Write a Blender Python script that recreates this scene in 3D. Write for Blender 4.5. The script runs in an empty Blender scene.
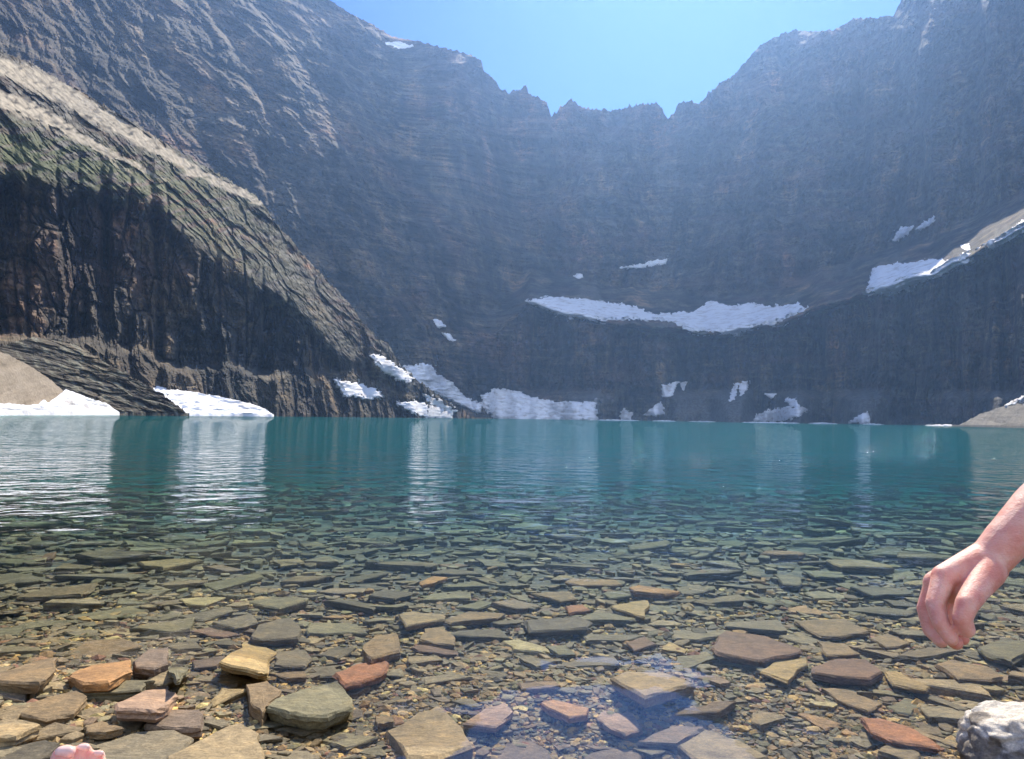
import bpy, bmesh, math, random
import numpy as np
from mathutils import Vector, Matrix

# ------------------------------------------------------------------ camera, world, sun, exposure
sc = bpy.context.scene
COL = sc.collection
FPX, CX, CY = 745.0, 512.0, 379.5
PITCH, ROLL = math.radians(2.96), math.radians(0.87)
CAMH = 0.55
cam_d = bpy.data.cameras.new("camera")
cam = bpy.data.objects.new("camera", cam_d)
COL.objects.link(cam)
cam_d.sensor_width = 36.0
cam_d.lens = 36.0 * FPX / 1024.0
cam_d.clip_start = 0.02
cam_d.clip_end = 6000
CM = Matrix.Rotation(math.radians(90) + PITCH, 3, 'X') @ Matrix.Rotation(ROLL, 3, 'Z')
cam.matrix_world = Matrix.Translation((0, 0, CAMH)) @ CM.to_4x4()
sc.camera = cam

SUN_AZ, SUN_EL = math.radians(15), math.radians(47)      # azimuth from +Y towards +X
world = bpy.data.worlds.new("World")
sc.world = world
world.use_nodes = True
wn = world.node_tree.nodes
wl = world.node_tree.links
bg = wn["Background"]
sky = wn.new("ShaderNodeTexSky")
sky.sky_type = 'NISHITA'
sky.sun_disc = False
sky.sun_elevation = SUN_EL
sky.sun_rotation = SUN_AZ
sky.altitude = 1900
sky.air_density = 1.0
sky.dust_density = 0.0
sky.ozone_density = 4.0
tint = wn.new("ShaderNodeMix"); tint.data_type = 'RGBA'; tint.blend_type = 'MULTIPLY'
tint.inputs[0].default_value = 1.0; tint.inputs[7].default_value = (.26, .49, .95, 1)      # the deep blue of a high mountain sky
wl.new(sky.outputs[0], tint.inputs[6]); # unseen white cloud added behind the camera to brighten the back wall and snow
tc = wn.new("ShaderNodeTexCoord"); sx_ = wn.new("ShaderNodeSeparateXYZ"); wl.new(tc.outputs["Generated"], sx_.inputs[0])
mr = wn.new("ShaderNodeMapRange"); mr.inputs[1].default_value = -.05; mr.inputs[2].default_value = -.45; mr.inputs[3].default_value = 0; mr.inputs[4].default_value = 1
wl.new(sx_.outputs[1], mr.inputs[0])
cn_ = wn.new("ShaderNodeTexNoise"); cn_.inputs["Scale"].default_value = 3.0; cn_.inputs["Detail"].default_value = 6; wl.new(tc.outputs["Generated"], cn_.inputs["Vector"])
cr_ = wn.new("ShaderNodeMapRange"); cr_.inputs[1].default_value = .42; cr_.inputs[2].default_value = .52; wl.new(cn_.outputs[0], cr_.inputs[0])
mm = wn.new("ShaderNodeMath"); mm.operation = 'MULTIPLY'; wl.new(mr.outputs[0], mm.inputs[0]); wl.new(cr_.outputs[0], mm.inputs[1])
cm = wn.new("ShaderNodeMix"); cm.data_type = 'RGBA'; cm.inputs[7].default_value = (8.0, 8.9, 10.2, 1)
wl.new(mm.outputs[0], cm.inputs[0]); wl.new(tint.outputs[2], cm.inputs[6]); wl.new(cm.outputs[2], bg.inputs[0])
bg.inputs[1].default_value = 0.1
sun_d = bpy.data.lights.new("sun", 'SUN')
sun_d.energy = 4.8
sun_d.angle = math.radians(0.5)
sun_d.color = (1.0, 0.91, 0.77)
sun = bpy.data.objects.new("sun", sun_d)
COL.objects.link(sun)
sdir = Vector((math.sin(SUN_AZ) * math.cos(SUN_EL), math.cos(SUN_AZ) * math.cos(SUN_EL), math.sin(SUN_EL)))
sun.rotation_euler = sdir.to_track_quat('Z', 'Y').to_euler()
sun.location = sdir * 50
sc.view_settings.view_transform = 'Standard'
sc.view_settings.look = 'None'
sc.view_settings.gamma = 1.0
sc.view_settings.exposure = 0.84
sc.render.engine = 'CYCLES'
cy = sc.cycles
cy.use_denoising = True
cy.max_bounces = 8
cy.diffuse_bounces = 3
cy.glossy_bounces = 3
cy.transmission_bounces = 4
cy.transparent_max_bounces = 12
cy.volume_bounces = 1
cy.caustics_reflective = False
cy.caustics_refractive = False
cy.sample_clamp_indirect = 4.0

# ------------------------------------------------------------------ helpers
rng = np.random.default_rng(11)
random.seed(11)
Rm = np.array(CM)


def ray(px, py):
    px = np.asarray(px, float); py = np.asarray(py, float)
    d = np.stack([(px - CX) / FPX, -(py - CY) / FPX, -np.ones_like(px)], -1)
    return d @ Rm.T


def pix2ang(px, py):
    d = ray(px, py)
    h = np.hypot(d[..., 0], d[..., 1])
    return np.arctan2(d[..., 0], d[..., 1]), d[..., 2] / h


def ang2pix(az, e):
    d = np.stack([np.sin(az), np.cos(az), e], -1) @ Rm      # world -> camera
    return CX + FPX * d[..., 0] / -d[..., 2], CY - FPX * d[..., 1] / -d[..., 2]


def world2pix(p):
    d = (np.asarray(p, float) - np.array([0, 0, CAMH])) @ Rm
    return CX + FPX * d[..., 0] / -d[..., 2], CY - FPX * d[..., 1] / -d[..., 2]


def at_r(px, py, R):
    d = ray(px, py)
    h = np.hypot(d[..., 0], d[..., 1])
    return np.array([0, 0, CAMH]) + d * (np.asarray(R) / h)[..., None]


_P = {}


def _perm(seed):
    if seed not in _P:
        r = np.random.default_rng(seed + 1000)
        p = r.permutation(256)
        g = r.normal(size=(256, 3)); g /= np.linalg.norm(g, axis=1)[:, None]
        _P[seed] = (np.concatenate([p, p, p]), g)
    return _P[seed]


def perlin(x, y, z=0.0, seed=0):
    p, g = _perm(seed)
    x, y, z = np.broadcast_arrays(np.asarray(x, float), np.asarray(y, float), np.asarray(z, float))
    xi = np.floor(x).astype(int); yi = np.floor(y).astype(int); zi = np.floor(z).astype(int)
    xf, yf, zf = x - xi, y - yi, z - zi
    u = xf ** 3 * (xf * (xf * 6 - 15) + 10); v = yf ** 3 * (yf * (yf * 6 - 15) + 10); w = zf ** 3 * (zf * (zf * 6 - 15) + 10)
    out = 0
    for a in (0, 1):
        wa = u if a else 1 - u
        pa = p[(xi + a) & 255]
        for b in (0, 1):
            wb = v if b else 1 - v
            pb = p[pa + ((yi + b) & 255)]
            for c in (0, 1):
                wc = w if c else 1 - w
                gg = g[p[pb + ((zi + c) & 255)]]
                out = out + wa * wb * wc * (gg[..., 0] * (xf - a) + gg[..., 1] * (yf - b) + gg[..., 2] * (zf - c))
    return out * 1.6


def fbm(x, y, z=0.0, o=4, seed=0, gain=0.5):
    s = 0; a = 1.0; f = 1.0
    for i in range(o):
        s = s + a * perlin(x * f, y * f, z * f if np.ndim(z) or z else 0.0, seed + i)
        a *= gain; f *= 2.03
    return s


def ridged(x, y, o=4, seed=0, gain=0.5):
    s = 0; a = 1.0; f = 1.0
    for i in range(o):
        s = s + a * (1 - 2 * np.abs(perlin(x * f, y * f, 3.7 * i, seed + i)))
        a *= gain; f *= 2.1
    return s


def sstep(a, b, x):
    t = np.clip((np.asarray(x, float) - a) / (b - a), 0, 1)
    return t * t * (3 - 2 * t)


def interp(tab, x):
    t = np.array(tab, float)
    return np.interp(x, t[:, 0], t[:, 1])


def tag(o, label=None, cat=None, group=None, kind=None):
    if label: o['label'] = label
    if cat: o['category'] = cat
    if group: o['group'] = group
    if kind: o['kind'] = kind
    return o


def link_mesh(name, verts, faces, mat, parent=None, smooth=False, col=None):
    me = bpy.data.meshes.new(name)
    V = np.asarray(verts, np.float32)
    me.vertices.add(len(V)); me.vertices.foreach_set("co", V.ravel())
    if isinstance(faces, np.ndarray):
        n, k = faces.shape
        me.loops.add(n * k); me.loops.foreach_set("vertex_index", faces.astype(np.int32).ravel())
        me.polygons.add(n)
        me.polygons.foreach_set("loop_start", np.arange(0, n * k, k, dtype=np.int32))
    else:
        ls = np.array([len(f) for f in faces], np.int32)
        fl = np.concatenate([np.asarray(f, np.int32) for f in faces])
        me.loops.add(len(fl)); me.loops.foreach_set("vertex_index", fl)
        me.polygons.add(len(ls))
        me.polygons.foreach_set("loop_start", np.concatenate([[0], np.cumsum(ls)[:-1]]).astype(np.int32))
    me.update(calc_edges=True)
    me.validate()
    if col is not None:
        at = me.attributes.new("Col", 'FLOAT_COLOR', 'POINT')
        c = np.ones((len(V), 4), np.float32); cc = np.asarray(col, np.float32)
        c[:, :cc.shape[-1]] = cc
        at.data.foreach_set("color", c.ravel())
    me.polygons.foreach_set("use_smooth", np.full(len(me.polygons), smooth))
    me.materials.append(mat)
    o = bpy.data.objects.new(name, me)
    COL.objects.link(o)
    if parent: o.parent = parent
    return o


def grid_faces(nr, nc):
    i = np.arange(nr * nc).reshape(nr, nc)
    return np.stack([i[:-1, :-1], i[:-1, 1:], i[1:, 1:], i[1:, :-1]], -1).reshape(-1, 4)


# ------------------------------------------------------------------ materials
class NT:
    def __init__(s, name):
        s.m = bpy.data.materials.new(name); s.m.use_nodes = True
        s.t = s.m.node_tree; s.n = s.t.nodes
        s.b = s.n["Principled BSDF"]; s.out = s.n["Material Output"]

    def node(s, typ, ins=None, **kw):
        n = s.n.new(typ)
        for k, v in kw.items(): setattr(n, k, v)
        for k, v in (ins or {}).items():
            if isinstance(v, bpy.types.NodeSocket): s.t.links.new(v, n.inputs[k])
            else: n.inputs[k].default_value = v
        return n

    def link(s, a, b): s.t.links.new(a, b)

    def noise(s, vec, scale, detail=5, rough=0.6, dist=0.0):
        return s.node("ShaderNodeTexNoise", {"Vector": vec, "Scale": scale, "Detail": detail, "Roughness": rough, "Distortion": dist}).outputs[0]

    def ramp(s, fac, stops):
        r = s.node("ShaderNodeValToRGB", {0: fac})
        e = r.color_ramp.elements
        while len(e) < len(stops): e.new(0.5)
        for el, (p, c) in zip(e, stops):
            el.position = p; el.color = (*c, 1) if len(c) == 3 else c
        return r.outputs[0]

    def mix(s, f, a, b, mode='MIX'):
        n = s.n.new("ShaderNodeMix"); n.data_type = 'RGBA'; n.blend_type = mode
        for sock, v in ((n.inputs[0], f), (n.inputs[6], a), (n.inputs[7], b)):
            if isinstance(v, bpy.types.NodeSocket): s.t.links.new(v, sock)
            elif isinstance(v, (int, float)): sock.default_value = v
            else: sock.default_value = (*v, 1)
        return n.outputs[2]

    def math(s, op, a, b=0.0):
        n = s.n.new("ShaderNodeMath"); n.operation = op
        for i, v in enumerate((a, b)):
            if isinstance(v, bpy.types.NodeSocket): s.t.links.new(v, n.inputs[i])
            else: n.inputs[i].default_value = v
        return n.outputs[0]

    def pos(s): return s.node("ShaderNodeNewGeometry").outputs["Position"]

    def mapping(s, v, scale): return s.node("ShaderNodeMapping", {"Vector": v, "Scale": scale}).outputs[0]

    def bump(s, h, strength, dist):
        b = s.node("ShaderNodeBump", {"Height": h, "Strength": strength, "Distance": dist})
        s.link(b.outputs[0], s.b.inputs["Normal"]); return b


def mat_cliff(name, k=1.0, warm=0.0):
    t = NT(name); p = t.pos()
    big = t.noise(t.mapping(p, (1, 1, 1.6)), 0.009, 5, .6, .8)
    beds = t.noise(t.mapping(p, (.010, .010, .16)), 1.0, 5, .6, .4)
    mid = t.noise(t.mapping(p, (.07, .07, .03)), 1.0, 6, .65)
    strata = t.noise(t.mapping(p, (.10, .10, .022)), 1.0, 5, .65, .5)
    fine = t.noise(p, .6, 6, .6)
    stain = t.noise(t.mapping(p, (.035, .035, .006)), 1.0, 4, .6, .5)
    a = t.ramp(big, [(.38, (.09 * k, .095 * k, .092 * k)), (.47, (.18 * k, .16 * k, .12 * k)), (.54, (.13 * k, .115 * k, .095 * k)), (.61, (.185 * k, .13 * k, .105 * k))])
    b = t.ramp(strata, [(.35, (.78, .78, .8)), (.5, (1, 1, 1)), (.65, (1.15, 1.12, 1.08))])
    b = t.mix(1.0, b, t.ramp(beds, [(.40, (.55, .55, .58)), (.46, (1, 1, 1)), (.52, (1.0, .98, .96)), (.56, (1.6, 1.5, 1.32)), (.61, (.7, .66, .66))]), 'MULTIPLY')
    c = t.mix(1.0, a, b, 'MULTIPLY')
    c = t.mix(1.0, c, t.ramp(mid, [(.37, (.50, .50, .54)), (.5, (1.0, .98, .96)), (.63, (1.75, 1.62, 1.42))]), 'MULTIPLY')
    c = t.mix(1.0, c, t.ramp(fine, [(.3, (.5, .5, .5)), (.6, (1.15, 1.15, 1.12)), (.8, (1.35, 1.32, 1.3))]), 'MULTIPLY')
    c = t.mix(1.0, c, t.ramp(stain, [(.39, (.30, .31, .36)), (.46, (.85, .85, .87)), (.54, (1.1, 1.04, 1)), (.62, (1.8, 1.5, 1.25))]), 'MULTIPLY')
    at = t.node("ShaderNodeAttribute", attribute_name="Col")
    f2 = t.ramp(fine, [(.35, (.55, .55, .55)), (.65, (1.25, 1.25, 1.25))])
    tint = t.mix(1.0, at.outputs[0], f2, 'MULTIPLY')
    c = t.mix(at.outputs["Alpha"], c, tint)
    t.link(c, t.b.inputs["Base Color"])
    t.b.inputs["Roughness"].default_value = .85
    t.b.inputs["Specular IOR Level"].default_value = .25
    h = t.math('ADD', t.noise(p, .35, 7, .65), t.math('MULTIPLY', strata, .8))
    h = t.math('ADD', h, t.math('MULTIPLY', beds, 1.2))
    t.bump(h, .9, .9)
    return t.m


def mat_stone(name, scale=1.0, rough=.75, bumpd=.004):
    t = NT(name); p = t.node("ShaderNodeNewGeometry").outputs["Position"]
    at = t.node("ShaderNodeAttribute", attribute_name="Col")
    n1 = t.noise(p, 14 * scale, 6, .7, .6)
    n2 = t.noise(t.mapping(p, (1, 1.7, 3)), 60 * scale, 6, .7)
    n3 = t.noise(p, 260 * scale, 3, .6)
    c = t.mix(1.0, at.outputs[0], t.ramp(n1, [(.3, (.62, .62, .64)), (.5, (1, 1, 1)), (.7, (1.4, 1.3, 1.15))]), 'MULTIPLY')
    c = t.mix(1.0, c, t.ramp(n2, [(.3, (.6, .6, .6)), (.55, (1.05, 1.05, 1.05)), (.75, (1.45, 1.42, 1.35))]), 'MULTIPLY')
    c = t.mix(1.0, c, t.ramp(n3, [(.35, (.8, .8, .8)), (.7, (1.2, 1.2, 1.2))]), 'MULTIPLY')
    t.link(c, t.b.inputs["Base Color"])
    t.b.inputs["Roughness"].default_value = rough
    t.b.inputs["Specular IOR Level"].default_value = .3
    h = t.math('ADD', t.math('MULTIPLY', n1, 1.2), n2)
    t.bump(h, .8, bumpd)
    return t.m


def mat_snow():
    t = NT("snow"); p = t.pos()
    n = t.noise(p, .25, 8, .7); n2 = t.noise(t.mapping(p, (.12, .12, .5)), 1.0, 7, .7)
    c = t.mix(1.0, t.ramp(n, [(.3, (.82, .82, .84)), (.55, (.94, .94, .95))]), t.ramp(n2, [(.36, (.68, .64, .60)), (.50, (1, 1, 1))]), 'MULTIPLY')
    t.link(c, t.b.inputs["Base Color"]); t.b.inputs["Roughness"].default_value = .7
    t.b.inputs["Specular IOR Level"].default_value = .2
    t.bump(n, .8, .8)
    return t.m


def mat_scree(name, c1, c2):
    t = NT(name); p = t.pos()
    n = t.noise(p, 2.4, 9, .8); n2 = t.noise(t.mapping(p, (.05, .3, .3)), 1, 5, .6)
    c = t.mix(1.0, t.ramp(n2, [(.35, c1), (.65, c2)]), t.ramp(n, [(.3, (.6, .6, .6)), (.65, (1.2, 1.2, 1.2))]), 'MULTIPLY')
    t.link(c, t.b.inputs["Base Color"]); t.b.inputs["Roughness"].default_value = .9
    t.bump(n, .9, .5)
    return t.m


def mat_bed():
    t = NT("silt_bed"); p = t.pos()
    n = t.noise(p, 25, 8, .75); v = t.node("ShaderNodeTexVoronoi", {"Vector": t.mapping(p, (1, 1.4, 1)), "Scale": 28.0, "Randomness": 1.0})
    hue = t.ramp(t.node("ShaderNodeSeparateColor", {0: v.outputs["Color"]}).outputs[0],
                 [(.1, (.07, .068, .055)), (.4, (.13, .12, .09)), (.65, (.17, .13, .085)), (.9, (.24, .2, .13))])
    c = t.mix(1.0, hue, t.ramp(n, [(.3, (.6, .6, .6)), (.65, (1.2, 1.2, 1.2))]), 'MULTIPLY')
    t.link(c, t.b.inputs["Base Color"]); t.b.inputs["Roughness"].default_value = .85
    t.bump(t.math('SUBTRACT', n, v.outputs["Distance"]), .8, .012)
    return t.m


def mat_water():
    t = NT("lake_water"); p = t.pos()
    t.n.remove(t.b)
    s1 = t.noise(t.mapping(p, (1.7, 2.0, 1)), 1.6, 2.5, .55, .3)
    s2 = t.noise(t.mapping(p, (1.6, 2.2, 1)), 7.0, 3, .5, .2)
    s3 = t.noise(t.mapping(p, (.06, .2, 1)), 1.0, 3, .5)
    # the shallows by the shore are calmer than the open lake
    y = t.node("ShaderNodeSeparateXYZ", {0: p}).outputs[1]
    calm = t.node("ShaderNodeMapRange", {0: y, 1: 1.3, 2: 14.0, 3: .10, 4: 1.0}).outputs[0]
    calm = t.math('MULTIPLY', calm, t.node('ShaderNodeMapRange', {0: y, 1: 1.6, 2: 4.0, 3: .15, 4: 1.0}).outputs[0])
    h = t.math('ADD', t.math('MULTIPLY', s1, 1.0), t.math('ADD', t.math('MULTIPLY', s2, .14), t.math('MULTIPLY', s3, 2.5)))
    h = t.math('MULTIPLY', h, calm)
    b = t.node("ShaderNodeBump", {"Height": h, "Strength": 1.0, "Distance": WAVE})
    fr = t.node("ShaderNodeFresnel", {"IOR": 1.37, "Normal": b.outputs[0]})
    gl = t.node("ShaderNodeBsdfGlossy", {"Color": (1, 1, 1, 1), "Roughness": .02, "Normal": b.outputs[0]})
    tr = t.node("ShaderNodeBsdfTransparent", {"Color": (1, 1, 1, 1)})
    mx = t.node("ShaderNodeMixShader", {0: fr.outputs[0], 1: tr.outputs[0], 2: gl.outputs[0]})
    t.link(mx.outputs[0], t.out.inputs["Surface"])
    ab = t.node("ShaderNodeVolumeAbsorption", {"Color": (.0, .84, .81, 1), "Density": .28})
    scn = t.node("ShaderNodeVolumeScatter", {"Color": (.03, .74, 1.0, 1), "Density": .014, "Anisotropy": .2})
    ad = t.node("ShaderNodeAddShader", {0: ab.outputs[0], 1: scn.outputs[0]})
    t.link(ad.outputs[0], t.out.inputs["Volume"])
    return t.m


def mat_haze():
    t = NT("haze"); t.n.remove(t.b)
    v = t.node("ShaderNodeVolumePrincipled", {"Color": (.32, .55, 1.0, 1), "Density": HAZE, "Anisotropy": .64})
    t.link(v.outputs[0], t.out.inputs["Volume"])
    return t.m


def mat_skin():
    t = NT("skin"); p = t.pos()
    n = t.noise(p, 30, 5, .6); n2 = t.noise(p, 500, 3, .6)
    c = t.ramp(n, [(.36, (.72, .28, .20)), (.5, (.80, .38, .28)), (.64, (.84, .50, .38))])
    t.link(c, t.b.inputs["Base Color"]); t.b.inputs["Roughness"].default_value = .5
    t.b.inputs["Subsurface Weight"].default_value = .5
    t.b.inputs["Subsurface Radius"].default_value = (.014, .004, .002)
    t.b.inputs["Subsurface Scale"].default_value = 1.0
    n3 = t.noise(t.mapping(p, (1, 1, 1.6)), 90, 5, .65)
    t.bump(t.math('ADD', n2, t.math('MULTIPLY', n3, 1.6)), .5, .0016)
    return t.m


def mat_plain(name, c, rough=.8, k=40):
    t = NT(name); n = t.noise(t.pos(), k, 5, .6)
    cc = t.mix(1.0, c, t.ramp(n, [(.3, (.75, .75, .75)), (.7, (1.2, 1.2, 1.2))]), 'MULTIPLY')
    t.link(cc, t.b.inputs["Base Color"]); t.b.inputs["Roughness"].default_value = rough
    t.bump(n, .3, .002)
    return t.m


WAVE = 0.15
HAZE = 0.00028
M_CLIFF = mat_cliff("cliff_rock", .54)
M_SPUR = mat_cliff("spur_rock", .54)
M_STONE = mat_stone("slate_stone")
M_GRAVEL = mat_stone("gravel_stone", 1.0, .8, .002)
M_SNOW = mat_snow()
M_SCREE = mat_scree("tan_scree", (.40, .32, .22), (.48, .39, .28))
M_BANK = mat_scree("bank_gravel", (.26, .24, .20), (.36, .32, .26))
M_BED = mat_bed()
M_SKIN = mat_skin()

# ------------------------------------------------------------------ mountains
SKYL = [(-300, -150), (-100, -150), (0, -145), (150, -120), (250, -75), (318, -8), (333, 2), (352, 14), (371, 24), (391, 36), (419, 41), (440, 47), (458, 51), (476, 57), (481, 60), (484, 71), (496, 81), (500, 88),
        (509, 93), (515, 89), (527, 89), (531, 97), (537, 96), (547, 102), (551, 115), (555, 114), (561, 105), (573, 101), (583, 107), (592, 109), (608, 109), (616, 113),
        (624, 107), (644, 105), (656, 101), (662, 107), (664, 115), (668, 117), (675, 111), (679, 103), (689, 100), (699, 103), (707, 95), (719, 83), (731, 77),
        (743, 65), (758, 47), (774, 38), (794, 30), (815, 31), (833, 30), (853, 19), (875, 18), (893, 16), (899, 4), (905, -3), (960, -8), (1024, -20), (1320, -60)]
LEDGE = [(380, 430), (430, 372), (500, 330), (530, 306), (560, 317), (600, 325), (650, 331), (700, 335), (740, 336), (780, 326), (820, 312), (870, 296), (930, 279), (960, 265),
         (985, 252), (1024, 232), (1320, 60)]
RBASE = [(-300, 240), (0, 330), (200, 400), (350, 455), (450, 500), (600, 520), (700, 520), (800, 480), (900, 420), (1024, 340), (1320, 240)]


def worley(x, y, seed):
    """(distance to the crack between two cells, a value and two slopes per cell)"""
    r = np.random.default_rng(seed + 5000); T = r.uniform(size=(4096, 5))
    xi, yi = np.floor(x).astype(int), np.floor(y).astype(int)
    f1 = np.full(x.shape, 9.0); f2 = np.full(x.shape, 9.0); val = np.zeros(x.shape); sx = np.zeros(x.shape); sy = np.zeros(x.shape)
    for a in (-1, 0, 1):
        for b in (-1, 0, 1):
            h = ((xi + a) * 73 + (yi + b) * 1571 + 7 * (xi + a) * (yi + b)) & 4095
            dx = xi + a + T[h, 0] - x; dy = yi + b + T[h, 1] - y
            d = np.maximum(np.abs(dx), np.abs(dy)) * .6 + np.hypot(dx, dy) * .4
            n = d < f1
            f2 = np.where(n, f1, np.minimum(f2, d)); f1 = np.where(n, d, f1)
            val = np.where(n, T[h, 2], val)
            sx = np.where(n, (T[h, 3] - .5) * dx, sx); sy = np.where(n, (T[h, 4] - .5) * dy, sy)
    return f2 - f1, val, sx, sy


def relief(X, z, lean, s, seed, strat=1.0, dip=.05, block=1.0, rg=1.0):
    """metres of rock relief on a face: X along the face, z up it"""
    w = 9 * s * fbm(X / (60 * s), z / (70 * s), 0, 3, seed + 50)
    u = X + lean * z + w
    r = 20 * s * rg * (ridged(u / (88 * s), z / (460 * s), 2, seed, .5))
    r = r + 8.0 * s * rg * ridged(u / (30 * s) + 9, z / (110 * s), 3, seed + 10, .6)
    r = r + 2.2 * s * rg * ridged(u / (9 * s), z / (22 * s), 4, seed + 20, .65)
    r = r + 3.2 * s * fbm(u / (16 * s), z / (13 * s), 0, 5, seed + 25, .68)
    c, v, sx, sy = worley(u / (13 * s), z / (24 * s) + .1 * v0(u, s), seed)
    r = r + block * s * (3.2 * (v - .5) + 5 * sx + 6 * sy + 2.2 * np.exp(-(c / .06) ** 2))
    c, v, sx, sy = worley(u / (4.5 * s), z / (7 * s), seed + 3)
    r = r + block * s * (1.3 * (v - .5) + 2.0 * sx + 2.6 * sy + .9 * np.exp(-(c / .07) ** 2))
    zz = z + dip * X + 5 * s * perlin(X / (60 * s), z / (40 * s), 0, seed + 30)
    k = zz / (8.5 * s)
    fr = k - np.floor(k)
    st = np.where(fr < .25, fr / .25, 1 - (fr - .25) / .75)
    amp = .25 + 1.3 * perlin(X / (50 * s), np.floor(k) * .7, 0, seed + 40)
    return r - strat * 1.6 * s * st * np.clip(amp, 0, 1.2)


def v0(u, s): return perlin(u / (20 * s), 1.7, 0, 55)


def face_len(tab):
    px = np.arange(-904, 1956, 4.0); R = interp(tab, px); az, _ = pix2ang(px, np.full(px.shape, 420.0))
    x, y = np.sin(az) * R, np.cos(az) * R
    s_ = np.concatenate([[0], np.cumsum(np.hypot(np.diff(x), np.diff(y)))])
    return lambda a: np.interp(a, az, s_)


def R_head(az, e):
    px, py = ang2pix(az, e)
    Rb = interp(RBASE, px)
    led = interp(LEDGE, px)
    left = 1 - sstep(380, 560, px)
    c_up = .68 * left + .42 * (1 - left)
    c_lo = .55 * left + .30 * (1 - left)
    ec = np.maximum(e, 0)
    below = Rb / (1 - c_lo * np.minimum(ec, .75))
    # bench above the lower cliff
    wv = 5 * fbm(px / 40, py * 0 + 2, 0, 3, 7)
    bench = 75 * sstep(2, -34, py - led + wv) * sstep(440, 540, px)
    _, eL = pix2ang(px, led)
    eL = np.clip(eL, .02, .6)
    RL = Rb / (1 - c_lo * eL)
    up = (RL - c_up * RL * eL + bench) / (1 - c_up * np.minimum(ec, .62))
    R = np.where(e > eL, up, below + bench * 0)
    # talus fans at the waterline
    fan = np.clip(.6 + 1.1 * perlin(px / 45, 1.3, 0, 91), 0, 1.3) * sstep(470, 620, px)
    R = R - 26 * fan * sstep(372, 422, py) ** 1.3
    # diagonal ramp and fine relief
    X = FH(az)
    z = R * ec
    lean = .50 * left
    smooth_t = 1 - .85 * fan.clip(0, 1) * sstep(388, 400, py)
    bench_m = sstep(4, -6, py - led + wv) * sstep(-44, -30, py - led + wv) * sstep(500, 560, px)
    rel = relief(X, z, lean, 1.15, 1, .35, .05, .55, 1 - .45 * left)
    rel = rel + (1 - left) * ((e < eL) * 20 * ridged(X / 34 + 3, z / 240, 3, 83, .6) + (e >= eL) * 16 * ridged(X / 85 + 1, z / 500, 3, 86, .6))
    kk_ = (z + .03 * X + 8 * perlin(X / 90, z / 60, 0, 88)) / 34.0; fk = kk_ - np.floor(kk_)
    rel = rel - 7 * (1 - .6 * left) * np.where(fk < .2, fk / .2, 1 - (fk - .2) / .8) * np.clip(.5 + 1.2 * perlin(X / 110, np.floor(kk_) * .77, 0, 89), 0, 1)
    R = R + rel * smooth_t * (1 - .75 * bench_m)
    return R


SPT = [(-300, -120), (-100, -20), (0, 50), (30, 62), (60, 80), (100, 102), (130, 120), (165, 142), (200, 163), (232, 182), (252, 193), (265, 206), (275, 222), (290, 238), (305, 256), (320, 272), (335, 288),
       (350, 303), (362, 322), (375, 335), (388, 345), (398, 362), (415, 378), (435, 392), (452, 405), (466, 412), (480, 421), (500, 424)]
SPK = [(-300, 150), (0, 185), (60, 190), (110, 205), (160, 222), (200, 250), (250, 290), (300, 330), (340, 362), (380, 392), (430, 408), (480, 424)]
SPB = [(-300, 95), (0, 135), (100, 158), (200, 188), (270, 214), (350, 255), (420, 305), (470, 375), (500, 420)]


FH = face_len(RBASE)


SC1 = [(-300, -30), (0, 65), (60, 92), (130, 132), (190, 168), (260, 202)]
SC2 = [(-300, 0), (0, 98), (50, 118), (100, 148), (150, 172), (165, 180)]


def band(px, py, line, half, seed, wob=3):
    """1 inside a strip along a line given as image directions, broken by noise"""
    c = interp(line, px); h = interp(half, px)
    d = (py - c + wob * fbm(px / 25, py / 8, 0, 3, seed)) / h
    return 1 - sstep(.7, 1.25, np.abs(d))


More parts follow.
